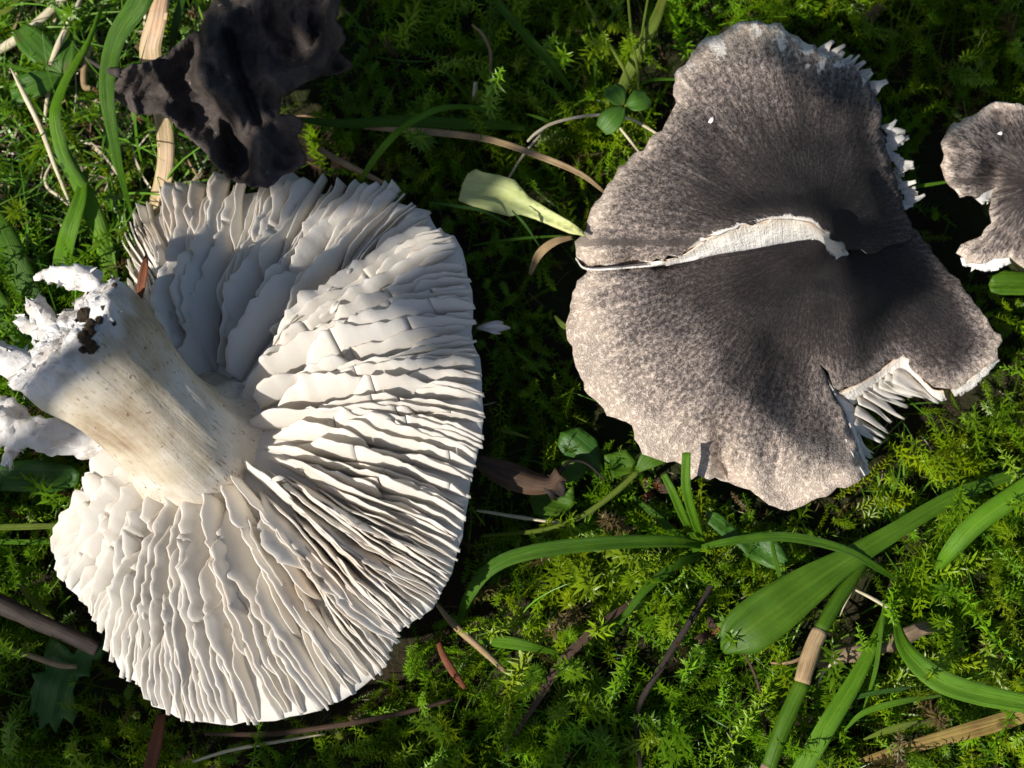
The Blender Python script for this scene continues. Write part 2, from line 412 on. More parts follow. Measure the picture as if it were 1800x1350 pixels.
def l_dish(t, th): return 10 - 34 * t ** 2.2 + 16 * N(math.cos(th) * 1.6, math.sin(th) * 1.6, 2) * t + 12 * N(math.cos(th) * 4, math.sin(th) * 4, t * 2)
def l_base(px, py, off=0.0):
    p = WP(px, py, LC, AXN); th = math.atan2(-(py - LCy), px - LCx)
    t = min(1.1, math.hypot(px - LCx, py - LCy) / rim_r(th))
    return p + AXN * (l_dish(t, th) + off + GD)
RIM = {}
def rim_r(th):
    key = round(th, 3)
    if key in RIM: return RIM[key]
    dx, dy = math.cos(th), -math.sin(th); best = 60.0
    m = len(L_OUT)
    for i in range(m):
        ax_, ay_ = L_OUT[i]; bx, by = L_OUT[(i + 1) % m]; ex, ey = bx - ax_, by - ay_
        den = dx * ey - dy * ex
        if abs(den) < 1e-9: continue
        t = ((ax_ - LCx) * ey - (ay_ - LCy) * ex) / den; u = ((ax_ - LCx) * dy - (ay_ - LCy) * dx) / den
        if t > 0 and -1e-6 <= u <= 1 + 1e-6: best = max(best, t)
    RIM[key] = best; return best
GD = 60.0
def depth_at(t, th):
    d = GD * sstep(0.0, 0.32, t) * (1 - 0.70 * sstep(0.5, 1.0, t))
    return max(d, 4 + 10 * sstep(0.9, 0.3, t))
inner = [(LCx + (x - LCx) * 0.968, LCy + (y - LCy) * 0.968) for x, y in L_OUT]
V, F, P2, D, n_ = sheet_mesh(inner, 26, lambda x, y, d: l_base(x, y, -GD + 2 - 0 * d),
                             lambda x, y, d: 8 + 60 * sstep(0, 190, d), 3, jag=5)
st = [((math.hypot(x - LCx, y - LCy)) * 0.1, math.atan2(y - LCy, x - LCx) * 30, 0) for x, y in P2]
rad = [min(1, 0.75 + 0.3 * sstep(60, 0, d)) for d in D]
cap = mk('cap', V, F, M_GILL, mush, {'st': ('FLOAT_VECTOR', [(0, 0.5, 0)] * len(V))})

def gill(th, t0, t1, seed, lean, dscale=1.0, crack=(), thick=4.6, waves=7.0, parent=None, toward=0.0, jit=0.07):
    r = random.Random(seed); rr = rim_r(th); n = max(8, int((t1 - t0) * rr / 8)); V = []; F = []; st = []
    cuts = sorted(crack); bounds = [t0] + list(cuts) + [t1]
    for q in range(len(bounds) - 1):
        a, b = bounds[q], bounds[q + 1]
        g = 2.2 / rr if q else 0; ns = max(3, int(n * (b - a) / (t1 - t0)) + 1)
        ln = lean + (r.uniform(-jit, jit) if cuts else 0); dsc = dscale * (1 + (r.uniform(-1.6 * jit, 0.6 * jit) if cuts else 0))
        o0 = len(V)
        for i in range(ns):
            t = a + g + (b - a - 2 * g) * i / (ns - 1) if cuts else a + (b - a) * i / (ns - 1)
            wob = waves * N(t * 4.2 + seed * 0.37, th * 2.5, 1) + 26 * N(t * 2.6, th * 2.2, 7)
            ang = th + toward * t * t
            px = LCx + math.cos(ang) * rr * t + math.sin(ang) * wob * t; py = LCy - math.sin(ang) * rr * t + math.cos(ang) * wob * t
            b0 = l_base(px, py, -GD)
            e = 1e-2
            tang = unit(np.array([-math.sin(ang), math.cos(ang), 0.0]))
            d = depth_at(t, th) * dsc
            # ends of short gills run down to the cap flesh
            if t0 > 0.2: d *= sstep(-0.02, 0.16, t - t0) * 0.85 + 0.15
            d *= 1 + 0.24 * N(t * 7, seed * 1.7, 2) + 0.18 * N(t * 22, seed * 0.9, 5) + 0.10 * N(t * 60, seed * 0.9, 5)
            if t1 < 0.93: d *= math.sqrt(max(0.02, 1 - max(0, (t - t1 + 0.035) / 0.035) ** 2))
            if t1 > 1.0: d = max(d, (30 + 14 * N(t * 12, seed * 2.3, 1)) * sstep(1.0, 0.8, t1 - 0.02 - t))
            if t1 < 1.0: d *= 1 - 0.62 * sstep(0.90, 0.98, t)
            d = max(d, 2)
            w = thick * (1 - 0.45 * t)
            lt = ln + 0.10 * N(t * 5, seed * 0.61, 9)
            for side in (1, -1):
                hs = (0.0, 0.35, 0.7, 0.93, 1.0) if side == 1 else (1.0, 0.93, 0.7, 0.35, 0.0)
                for h in hs:
                    bow = lt * h * h * d + 4.0 * N(t * 7 + 3, seed * 0.83, h * 2) + 3.0 * h * h * N(t * 18, seed * 0.53, 4)
                    hw = w * (0.62 - 0.10 * h) * (0.62 if h == 1.0 else 1.0)
                    V.append(b0 + AXN * (h * d) + tang * (bow + side * hw)); st.append((t, h, seed))
        m = 10
        for i in range(ns - 1):
            for k in range(m):
                a_ = o0 + i * m + k; b_ = o0 + i * m + (k + 1) % m
                F.append([a_, a_ + m, b_ + m, b_])
        F.append([o0 + k for k in range(m)]); F.append([o0 + (ns - 1) * m + k for k in reversed(range(m))])
    return mk('gill', V, F, M_GILL, parent, {'st': ('FLOAT_VECTOR', st)})
NG = 316; seed = 100; PAT = (0, 4, 3, 4, 1, 4, 3, 4)
for i in range(NG):
    th = -math.pi + 2 * math.pi * (i + random.uniform(-0.3, 0.3)) / NG
    deg = math.degrees(th)
    if 128 < deg < 170: continue                        # behind the stem, torn away
    lvl = PAT[i % 8]
    t0 = {0: 0.19, 1: 0.32, 3: 0.47, 4: 0.66}[lvl] + random.uniform(-0.05, 0.06)
    if lvl in (3, 4) and random.random() < 0.15: t0 -= 0.2
    lean = 0.75 * N(math.cos(th) * 7, math.sin(th) * 7, 11) + random.uniform(-0.16, 0.16)
    lean += 0.46 * sstep(-32, 0, deg) * sstep(140, 90, deg) - 0.55 * sstep(-45, -70, deg)
    t1 = 0.972 + 0.012 * N(math.cos(th) * 9, math.sin(th) * 9, 4) + random.uniform(-0.014, 0.006) + (random.uniform(0.02, 0.06) if 50 < deg < 122 else 0)
    crack = []
    if -18 < deg < 42:
        for _ in range({0: 2, 1: 2, 3: 1, 4: 0}[lvl]):
            c = random.uniform(t0 + 0.1, 0.93)
            if all(abs(c - x) > 0.06 for x in crack): crack.append(c)
    else:
        for _ in range(random.choice((0, 0, 0, 1, 1)) if lvl < 4 else 0):
            c = random.uniform(t0 + 0.08, 0.92)
            if all(abs(c - x) > 0.08 for x in crack): crack.append(c)
    dsc = random.uniform(0.78, 1.14)
    if lvl == 0 and random.random() < 0.30: t1 = random.uniform(0.55, 0.85)
    if lvl == 1 and random.random() < 0.3: t1 = random.uniform(0.62, 0.85)
    if -119 < deg < -108 and lvl < 3: t1 = random.uniform(0.40, 0.5); dsc = 0.8     # a furrow where gills broke off
    tw = random.uniform(-0.03, 0.03)
    if deg < -145 or deg > 168: tw = 0.10; lean += 0.4
    gill(th, t0, t1, seed + i, lean, dsc, sorted(c for c in crack if c < t1 - 0.05), random.uniform(2.6, 4.0), parent=cap, toward=tw, jit=0.035 if -18 < deg < 42 else 0.09)

for i in range(16):                                     # crowded gills where the rows part
    gill(math.radians(-56 + 29 * (i + random.uniform(-.3, .3)) / 15), random.choice((0.3, 0.42, 0.55)), 0.972, 700 + i, random.uniform(-0.25, 0.25), random.uniform(0.8, 1.05), (), random.uniform(2.6, 4.0), parent=cap)

# ---- stem
SA = LC - AXN * 6 + np.array([-34, -10, 0])
stem_axis = [SA, SA + AXN * 90, SA + AXN * 90 + np.array([-74, 70, 74]), SA + AXN * 90 + np.array([-142, 132, 132])]
def stem_mesh():
    n, sides = 46, 56; C = catmull(stem_axis, n); T = np.gradient(C, axis=0); V = []; st = []; wh = []
    R = catmull([[x] for x in (138, 110, 97, 93, 98, 110, 108)], n)[:, 0]
    s = unit(np.cross(AXN, [0.3, 1, 0])); L = 0
    for i in range(n):
        t = unit(T[i]); s = unit(s - t * (s @ t)); u = np.cross(t, s)
        if i: L += np.linalg.norm(C[i] - C[i - 1])
        v = i / (n - 1)
        for k in range(sides):
            a = 2 * math.pi * k / sides; ca, sa = math.cos(a), math.sin(a)
            r = R[i] * (1 + 0.10 * N(ca * 1.3, sa * 1.3, L * 0.006 + 4) + 0.045 * N(ca * 3, sa * 3, L * 0.012)
                        + 0.02 * N(ca * 9, sa * 9, L * 0.004) + (0.05 * N(ca * 7, sa * 7, 3) * (1 - v) ** 3 * 3))
            rag = sstep(0.90, 1.0, v)
            r *= 1 + rag * 0.12 * N(ca * 5, sa * 5, L * 0.05)
            p = C[i] + (s * ca + u * sa * 1.0) * r + t * rag * (12 * N(ca * 2.5, sa * 2.5, 9) + 16 * N(ca * 8, sa * 8, 9))
            V.append(p); st.append((a / 6.28 * 2, L * 0.004, 0)); wh.append(max(0.0, sstep(0.86, 0.97, v + 0.08 * N(ca * 4, sa * 4, L * 0.03))))
    F = [[i * sides + k, i * sides + (k + 1) % sides, (i + 1) * sides + (k + 1) % sides, (i + 1) * sides + k] for i in range(n - 1) for k in range(sides)]
    # rough broken end
    t = unit(T[-1]); rings = 9; prev = (n - 1) * sides
    for j in range(1, rings):
        q = 1 - j / rings
        for k in range(sides):
            p = C[-1] + (V[(n - 1) * sides + k] - C[-1]) * q
            bump = 4 * (1 - q) + 14 * N(p[0] * 0.02, p[1] * 0.02, p[2] * 0.02) + 9 * N(p[0] * 0.06, p[1] * 0.06, p[2] * 0.06) + 6 * N(p[0] * .15, p[1] * .15, p[2] * .15)
            V.append(p + t * (bump * min(1, (1 - q) * 3)) + s * 7 * N(*(p * 0.09)) + u * 7 * N(*(p * 0.09 + 40))); st.append((k / sides * 2, 2.5 + q, 0)); wh.append(1.0)
        cur = prev + sides
        for k in range(sides): F.append([prev + k, prev + (k + 1) % sides, cur + (k + 1) % sides, cur + k])
        prev = cur
    V.append(C[-1] + t * 12); st.append((0, 2.5, 0)); wh.append(1.0)
    for k in range(sides): F.append([prev + k, prev + (k + 1) % sides, len(V) - 1])
    return np.array(V), F, st, wh, C
V, F, st, wh, SCN = stem_mesh()
stem = mk('stem', V, F, M_STEM, mush, {'st': ('FLOAT_VECTOR', st), 'white': ('FLOAT', wh)})
END = SCN[-1]
EZ = END[2]
def ragged(name, pts, radii, seed, parent, mat=M_RAG, rough=0.55, sides=14, n=22, oval=0.8):
    V, F, st = tube_mesh(P3(pts), radii, n=n, sides=sides, rough=rough, seed=seed, oval=oval)
    V = np.array([v + np.array([7 * N(*(v * 0.09)), 7 * N(*(v * 0.09 + 9)), 7 * N(*(v * 0.09 + 17))]) for v in V])
    return mk(name, V, F, mat, parent, {'st': ('FLOAT_VECTOR', st), 'white': ('FLOAT', [1.0] * len(V))})
RB = EZ - 60
ragged('torn_base_piece', [(150, 690, RB - 60), (80, 662, RB - 90), (30, 642, RB - 110), (-20, 622, RB - 120), (-80, 604, RB - 130)], (20, 24, 25, 26, 20), 3, stem, M_STEM, 0.3)
ragged('torn_base_piece', [(250, 800, RB - 150), (160, 772, RB - 130), (90, 765, RB - 120), (40, 752, RB - 120), (0, 745, RB - 120), (-60, 735, RB - 140)], (22, 26, 24, 30, 38, 30), 5, stem, rough=0.7, sides=22, n=40)
ragged('torn_base_piece', [(140, 605, RB), (90, 590, RB - 30), (60, 578, RB - 40), (30, 564, RB - 45)], (24, 17, 13, 9), 8, stem, M_STEM, 0.3)
ragged('torn_base_piece', [(104, 586, RB - 30), (80, 560, RB - 30), (58, 528, RB - 20)], (13, 14, 15), 9, stem, M_STEM, 0.25)
ragged('torn_base_piece', [(40, 768, RB - 120), (20, 795, RB - 135), (10, 818, RB - 140)], (15, 12, 7), 12, stem)
ragged('torn_base_piece', [(175, 500, RB), (120, 484, RB + 10), (90, 482, RB), (62, 488, RB - 6)], (20, 18, 12, 4), 14, stem)
ragged('torn_base_piece', [(60, 600, RB - 50), (64, 612, RB - 56), (66, 634, RB - 66)], (3, 3.5, 4), 15, stem, sides=8, n=10)
SV = V
def crumb_spot(x, y):
    """the point of the stem surface that shows at (x, y)"""
    v = SV - CAM; f = v @ AX_F; d = np.hypot(900 + (v @ AX_R) / f * DIST - x, 675 - (v @ AX_U) / f * DIST - y)
    near = np.argsort(d)[:6]; return SV[near[np.argmin(f[near])]]
for q, (x, y, r) in enumerate([(152, 552, 11), (158, 562, 8), (162, 578, 9), (152, 590, 8), (150, 602, 9), (160, 606, 7), (170, 614, 10), (150, 618, 7), (178, 560, 6), (140, 566, 6), (174, 540, 4), (120, 470, 4), (135, 490, 3), (112, 520, 3), (200, 505, 4), (215, 470, 3), (205, 560, 4), (130, 450, 3)]):
    c = crumb_spot(x, y); Vb = []; Fb = []
    for i in range(6):
        for k in range(9):
            a = k / 9 * 6.283; b = i / 5 * math.pi
            d = np.array([math.sin(b) * math.cos(a), math.sin(b) * math.sin(a), math.cos(b)])
            Vb.append(c + d * r * (1 + 0.5 * N(*(d * 2 + q * 5))) * np.array([1, 1.1, 0.8]))
    Fb = [[i * 9 + k, i * 9 + (k + 1) % 9, (i + 1) * 9 + (k + 1) % 9, (i + 1) * 9 + k] for i in range(5) for k in range(9)]
    mk('soil_crumb', Vb, Fb, M_SOILC, stem, {'st': ('FLOAT_VECTOR', [(0, v[1], 0) for v in Vb])}, smooth=False)

# torn fibres of the broken base
FV = []; FF = []; fr = random.Random(12)
PB_ = [o for o in COL.objects if o.name.startswith('torn_base_piece')]
roots = [(SV[i], unit(SV[i] - (END - unit(SCN[-1] - SCN[-4]) * 40))) for i in fr.sample(range(42 * 56, len(SV)), 260)]
for o in PB_:
    vs = [np.array(v.co) / S + ORG[o.name] for v in o.data.vertices]; cm = sum(vs) / len(vs)
    for v in fr.sample(vs, min(len(vs), 36)): roots.append((v, unit(v - cm + np.array([fr.uniform(-8, 8) for _ in range(3)]))))
for p, nn in roots:
    L = fr.choice((3, 4, 6, 8, 13)) * fr.uniform(0.7, 1.4); d = unit(nn + np.array([fr.uniform(-.8, .8) for _ in range(3)])); sd = unit(np.cross(d, [fr.uniform(-1, 1), fr.uniform(-1, 1), fr.uniform(-1, 1)])); w_ = L * fr.uniform(0.12, 0.4)
    e = np.cross(sd, d) * w_ * 0.3; b = len(FV); q0 = p - d * 5
    FV += [q0 - sd * w_, q0 + sd * w_, q0 + e * 2, q0 + d * L * 0.6 + sd * w_ * 0.8, q0 + d * L * 0.7 - sd * w_ * 0.5, q0 + d * (L + 5)]
    FF += [[b, b + 1, b + 3, b + 4], [b + 1, b + 2, b + 5, b + 3], [b + 2, b, b + 4, b + 5], [b + 3, b + 5, b + 4]]
mk('torn_fibres', FV, FF, M_RAG, stem, kind='stuff', smooth=False)

# ------------------------------------------------------------------ cracked grey mushroom cap
CRU = [(1012, 452), (1035, 470), (1120, 463), (1195, 450), (1245, 417), (1310, 391), (1380, 381), (1425, 388), (1458, 408), (1482, 438), (1540, 442), (1600, 420)]
U_OUT = CRU + [(1608, 402), (1592, 370), (1578, 320), (1556, 262), (1552, 205), (1540, 165), (1508, 122), (1460, 98), (1412, 72), (1372, 45), (1330, 36), (1285, 42), (1262, 62),
               (1240, 66), (1215, 95), (1193, 122), (1180, 152), (1190, 180), (1168, 218), (1128, 262), (1090, 295), (1062, 335), (1035, 378), (1022, 410), (1008, 425)]
CRL = [(1030, 452), (1120, 440), (1200, 430), (1260, 415), (1320, 405), (1380, 395), (1440, 390), (1490, 405), (1560, 405), (1605, 398)]
L2_OUT = CRL + [(1625, 425), (1665, 470), (1700, 515), (1735, 560), (1762, 600), (1752, 628), (1700, 668), (1672, 682), (1640, 683), (1612, 655), (1588, 622), (1560, 640), (1520, 668), (1476, 690),
                (1455, 655), (1440, 640), (1455, 672), (1478, 716), (1498, 762), (1514, 806), (1524, 836), (1500, 852), (1472, 858), (1440, 876), (1412, 886), (1386, 898), (1355, 886), (1318, 864), (1282, 846), (1250, 838), (1215, 840), (1198, 815),
                (1160, 808), (1132, 796), (1118, 770), (1100, 742), (1068, 730), (1052, 706), (1034, 694), (1018, 655), (1002, 610), (996, 570), (1004, 525), (1016, 495), (1030, 478)]
CC = (1440, 425)
def cap_attrs(P2, D, white):
    st, rad = [], []
    for (x, y), d in zip(P2, D):
        r = math.hypot(x - CC[0], y - CC[1]); th = math.atan2(y - CC[1], x - CC[0])
        st.append((r * 0.11, th * 46, 0)); rad.append(min(1, max(0, 0.82 * (r / 420) ** 1.7 - 0.02 + 0.22 * sstep(40, 0, d) - 0.22 * sstep(1430, 1640, x) * sstep(400, 470, y) * sstep(0, 60, d))))
    return {'st': ('FLOAT_VECTOR', st), 'rad': ('FLOAT', rad), 'white': ('FLOAT', white)}
def u_z(x, y, d):
    z = 120 + 95 * math.exp(-((x - 1400) / 330) ** 2 - ((y - 380) / 260) ** 2)
    z += 45 * math.exp(-((x - 1330) / 110) ** 2 - ((y - 110) / 80) ** 2)
    dc, tc = seg_dist(x, y, CRU[3:10])
    z += 62 * math.exp(-(dc / 34) ** 2) * sstep(1200, 1300, x) * sstep(1500, 1450, x)
    z -= 34 * math.exp(-((x - 1085) / 55) ** 2 - ((y - 408) / 30) ** 2)        # fold by the edge
    z += 12 * math.exp(-((x - 1055) / 50) ** 2 - ((y - 452) / 20) ** 2)
    z -= 55 * (1 - sstep(0, 70, d)) * (0 if dc < 30 else sstep(30, 90, dc))
    z += 34 * N(x * 0.007, y * 0.007, 4) + 12 * N(x * 0.02, y * 0.02, 6) + 3 * N(x * 0.06, y * 0.06, 6) + 5 * math.sin(x * 0.085) * sstep(200, 60, y)
    return z
def l_z(x, y, d):
    z = 92 + 100 * sstep(0, 210, d) * math.exp(-((x - 1350) / 420) ** 2)
    dc, tc = seg_dist(x, y, CRL)
    z += 85 * math.exp(-(dc / 120) ** 2) * math.exp(-((x - 1330) / 260) ** 2)
    z += 34 * N(x * 0.006, y * 0.006, 14) + 12 * N(x * 0.019, y * 0.019, 16) + 3 * N(x * 0.06, y * 0.06, 16)
    g = seg_dist(x, y, [(1268, 740), (1275, 800), (1290, 850)])[0]; z -= 38 * math.exp(-(g / 20) ** 2)
    g = seg_dist(x, y, [(1310, 760), (1330, 860)])[0]; z += 22 * math.exp(-(g / 26) ** 2)
    z += 35 * math.exp(-((x - 1440) / 70) ** 2 - ((y - 800) / 60) ** 2)
    z -= 34 * sstep(1480, 1760, x) * sstep(380, 520, y)
    z += 5 * N(x * 0.06, y * 0.06, 2) * sstep(60, 0, d)
    z -= 75 * sstep(480, 455, y) * sstep(1240, 1150, x)
    return z
mush2 = thing('mushroom', W(1360, 480, -40), 'grey brown mushroom cap split across by a white crack, notch in its edge', 'mushroom')
V, F, P2, D, n_ = sheet_mesh(U_OUT, 13, lambda x, y, d: W(x, y, u_z(x, y, d)), lambda x, y, d: 7 + 26 * sstep(0, 80, d), 11, jag=7)
wh = [max(sstep(6, 0, seg_dist(x, y, CRU[1:10])[0] if y > 360 else 99) * 0.8, sstep(190, 110, y) * sstep(95, 10, D[i]) * (0.36 + 1.2 * N(math.atan2(y - 420, x - 1400) * 34, D[i] * 0.012, 3)) + 0.2 * sstep(14, 0, D[i]) * sstep(420, 300, y)) if i < n_ else 1.0 for i, (x, y) in enumerate(P2)]
cu = mk('cap', V, F, M_CAP, mush2, cap_attrs(P2, D, wh), label='upper part of the split cap with a raised lip')
V, F, P2, D, n_ = sheet_mesh(L2_OUT, 13, lambda x, y, d: W(x, y, l_z(x, y, d)), lambda x, y, d: 6 + 26 * sstep(0, 90, d), 12, jag=8)
wh = [(0.0 if i < n_ else 1.0) for i, (x, y) in enumerate(P2)]
cl = mk('cap', V, F, M_CAP, mush2, cap_attrs(P2, D, wh), label='lower part of the split cap with a torn notch')
def strip(name, A, B, za, zb, n, mat, parent, thick=6, wob=2.0, sub=4, jagb=0.0, seed=0):
    """a torn wall of flesh between two layout lines"""
    a = catmull([[*p] for p in A], n); b = catmull([[*p] for p in B], n); V = []
    for i in range(n):
        for k in range(sub + 1):
            f = k / sub; x, y = a[i] * (1 - f) + b[i] * f
            zz = za(*a[i]) * (1 - f) + zb(*b[i]) * f
            if k == sub and jagb: x += jagb * N(i * 0.9, seed); y += jagb * N(i * 0.9, seed + 5)
            V.append(W(x, y, zz + wob * N(x * 0.08, y * 0.08, seed)))
    m = sub + 1; n0 = len(V)
    V += [v - np.array([0, 0, thick]) for v in V]
    F = []
    for i in range(n - 1):
        for k in range(sub):
            q = [i * m + k, i * m + k + 1, (i + 1) * m + k + 1, (i + 1) * m + k]; F.append(q); F.append([n0 + x for x in reversed(q)])
    for i in range(n - 1):
        F.append([i * m, (i + 1) * m, n0 + (i + 1) * m, n0 + i * m]); F.append([(i + 1) * m + sub, i * m + sub, n0 + i * m + sub, n0 + (i + 1) * m + sub])
    return mk(name, V, F, mat, parent, {'st': ('FLOAT_VECTOR', [((q % n0) // m, (q % n0) % m / sub, 0) for q in range(len(V))])})
CV = [(1012, 453), (1035, 472), (1120, 468), (1198, 461), (1258, 447), (1320, 437), (1380, 426), (1436, 420), (1462, 436), (1490, 449)]
strip('torn_flesh', CRU[:10], CV, lambda x, y: u_z(x, y, 0) - 3, lambda x, y: l_z(x, y, 60) - 6 + 60 * sstep(480, 455, y) * sstep(1240, 1150, x), 80, M_CRACK, cu, thick=12, sub=8, wob=9)
strip('torn_flesh', [(1448, 412), (1462, 415), (1482, 432)], [(1455, 440), (1470, 452), (1492, 446)], lambda x, y: u_z(x, y, 0) - 2, lambda x, y: l_z(x, y, 60) + 12, 10, M_RAG, cu, jagb=5)
strip('torn_flesh', [(1440, 641), (1456, 672), (1479, 716), (1499, 762), (1515, 806), (1523, 834)], [(1446, 648), (1474, 684), (1506, 722), (1512, 762), (1522, 806), (1528, 830)],
      lambda x, y: l_z(x, y, 4) - 3, lambda x, y: l_z(x, y, 4) - 34, 30, M_RAG, cl, jagb=5, thick=9)
strip('torn_flesh', [(1476, 688), (1520, 668), (1560, 640), (1587, 623), (1612, 655), (1640, 683), (1658, 686)], [(1500, 712), (1530, 690), (1562, 668), (1590, 664), (1622, 690), (1650, 705), (1662, 702)],
      lambda x, y: l_z(x, y, 4) - 4, lambda x, y: l_z(x, y, 4) - 36, 36, M_CRACK, cl, jagb=6, thick=9)
strip('torn_flesh', [(1672, 683), (1700, 668), (1752, 628)], [(1680, 696), (1710, 682), (1758, 634)], lambda x, y: l_z(x, y, 4) - 4, lambda x, y: l_z(x, y, 4) - 18, 24, M_CRACK, cl, jagb=7)
strip('torn_flesh', [(1486, 772), (1500, 802), (1520, 836)], [(1502, 776), (1518, 800), (1530, 832)], lambda x, y: l_z(x, y, 4) + 2, lambda x, y: l_z(x, y, 4) - 14, 18, M_RAG, cl, jagb=6)
def plate(root, tip, w, z0, z1, parent, seed, mat=M_GILL, tilt=0.0, nar=0.12):
    """a single short gill seen from above, tapering to its free end"""
    a, b = np.array(root, float), np.array(tip, float); mid = (a + b) / 2 + np.array([random.uniform(-3, 3), random.uniform(-3, 3)])
    V, F, st = blade_mesh(P3([(*a, z0), (*mid, (z0 + z1) / 2), (*b, z1)]), (w, w * 0.95, w * 0.55, w * nar), fold=0.1, thick=3, n=11, roll=tilt, wav=8, seed=seed)
    return mk('gill', V, F, mat, parent, {'st': ('FLOAT_VECTOR', [(0, 0.5, 0)] * len(V))})
for q, (r_, t_, w) in enumerate([((1518, 690), (1590, 736), 17), ((1508, 704), (1568, 742), 15), ((1503, 722), (1561, 762), 15), ((1502, 742), (1549, 778), 14), ((1506, 766), (1536, 797), 13),
                                ((1545, 672), (1606, 696), 20), ((1570, 660), (1650, 708), 26), ((1600, 672), (1656, 702), 22), ((1528, 682), (1596, 716), 16), ((1536, 676), (1590, 704), 18), ((1510, 780), (1530, 806), 12), ((1556, 664), (1626, 700), 22), ((1494, 730), (1556, 770), 14)]):
    z = l_z(*r_, 4) - 22; plate(r_, t_, w * 1.35, z, z - 22, cl, 300 + q, tilt=0.5)
for q in range(11):                                   # gills standing out past the rim
    f = q / 10; x = 1446 + 100 * f; y = 90 + 62 * f ** 1.5; z = 96
    a = math.radians(70 - 62 * f + random.uniform(-30, 30)); L = random.uniform(8, 26)
    plate((x - 12, y + 10), (x + math.cos(a) * L, y - math.sin(a) * L), random.uniform(11, 22), z, z + random.uniform(0, 14), cu, 330 + q, tilt=random.uniform(-0.6, 0.6), nar=0.38)
for q in range(17):
    f = q / 16; x = 1562 + 36 * f + 6 * math.sin(q); y = 226 + 132 * f; z = 98 - 8 * f
    a = math.radians(25 - 30 * f + random.uniform(-30, 30)); L = random.uniform(6, 28) * (0.4 if q in (10, 11) else 1)
    plate((x - 10, y + 2), (x + math.cos(a) * L, y - math.sin(a) * L), random.uniform(12, 26), z, z + random.uniform(-6, 10), cu, 350 + q, tilt=random.uniform(-0.7, 0.7), nar=0.38)
for q, (x, y, a_) in enumerate([(1250, 212, 1.2)]):
    z = u_z(x, y, 80) - 1
    blade('skin_flake', [(x - 5, y + 6, z), (x, y, z + 4), (x + 4, y - 7, z + 3)] if q < 2 else [(x - 8, y, z), (x, y - 1, z + 2), (x + 8, y + 2, z)], (2, 7, 2), M_FLESH if q < 2 else M_SOILC, parent=cu, n=6, cat=None)
# short stump of the stem that carries the cap
V, F, st = tube_mesh(P3([(1370, 440, 88), (1372, 450, 40), (1370, 455, -70)]), (52, 46, 44), n=14, sides=18, rough=0.15)
mk('stem', V, F, M_STEM, mush2, {'st': ('FLOAT_VECTOR', st), 'white': ('FLOAT', [0.3] * len(V))})

# ------------------------------------------------------------------ small wavy cap at the edge
R_OUT = [(1655, 262), (1662, 232), (1676, 214), (1706, 206), (1724, 194), (1752, 177), (1790, 186), (1840, 196), (1905, 226), (1952, 300), (1948, 390), (1905, 455), (1850, 480), (1812, 478), (1795, 470),
         (1775, 452), (1748, 452), (1722, 462), (1700, 462), (1681, 442), (1690, 430), (1722, 412), (1742, 392), (1738, 368), (1742, 345), (1752, 322), (1742, 330), (1718, 346), (1690, 346), (1670, 328), (1656, 300)]
def r_z(x, y, d):
    z = 92 + 55 * sstep(0, 70, d) + 26 * math.exp(-((x - 1700) / 40) ** 2 - ((y - 270) / 60) ** 2)
    z += 30 * math.exp(-((x - 1770) / 40) ** 2 - ((y - 185) / 16) ** 2)
    z -= 34 * math.exp(-((x - 1765) / 26) ** 2 - ((y - 215) / 26) ** 2) + 18 * math.exp(-((x - 1748) / 16) ** 2 - ((y - 320) / 40) ** 2)
    return z + 12 * N(x * 0.012, y * 0.012, 31) + 5 * N(x * 0.04, y * 0.04, 33)
mush3 = thing('mushroom', W(1800, 330, -40), 'small grey mushroom with a frilled wavy cap standing beside the split cap', 'mushroom')
V, F, P2, D, n_ = sheet_mesh(R_OUT, 11, lambda x, y, d: W(x, y, r_z(x, y, d)), lambda x, y, d: 6 + 22 * sstep(0, 60, d), 21, jag=6)
st, rad = [], []
for (x, y), d in zip(P2, D):
    r = math.hypot(x - 1830, y - 320); st.append((r * 0.045, math.atan2(y - 320, x - 1830) * 16, 0)); rad.append(min(1, max(0, 0.12 + r / 260 * 0.75 + 0.35 * sstep(22, 0, d))))
c3 = mk('cap', V, F, M_CAP, mush3, {'st': ('FLOAT_VECTOR', st), 'rad': ('FLOAT', rad), 'white': ('FLOAT', [0.0 if i < n_ else 1.0 for i in range(len(P2))])})
strip('gill_edge', [(1690, 452), (1722, 461), (1748, 452), (1774, 453)], [(1694, 466), (1722, 474), (1750, 474), (1776, 462)], lambda x, y: r_z(x, y, 3) - 3, lambda x, y: r_z(x, y, 3) - 20, 26, M_FLESH, c3, jagb=9)
strip('gill_edge', [(1714, 346), (1738, 334), (1752, 322)], [(1728, 358), (1746, 350), (1756, 338)], lambda x, y: r_z(x, y, 3) - 3, lambda x, y: r_z(x, y, 3) - 18, 18, M_FLESH, c3, jagb=7)
V, F, st = tube_mesh(P3([(1825, 330, 100), (1828, 335, 30), (1830, 335, -70)]), (34, 26, 26), n=12, sides=14, rough=0.15)
mk('stem', V, F, M_STEM, mush3, {'st': ('FLOAT_VECTOR', st), 'white': ('FLOAT', [0.3] * len(V))})
x, y = 1757, 236; z = r_z(x, y, 50) + 4
blade('skin_flake', [(x - 5, y + 5, z - 4), (x, y, z), (x + 5, y - 4, z)], (2, 7, 3), M_FLESH, parent=c3, n=6, cat=None)

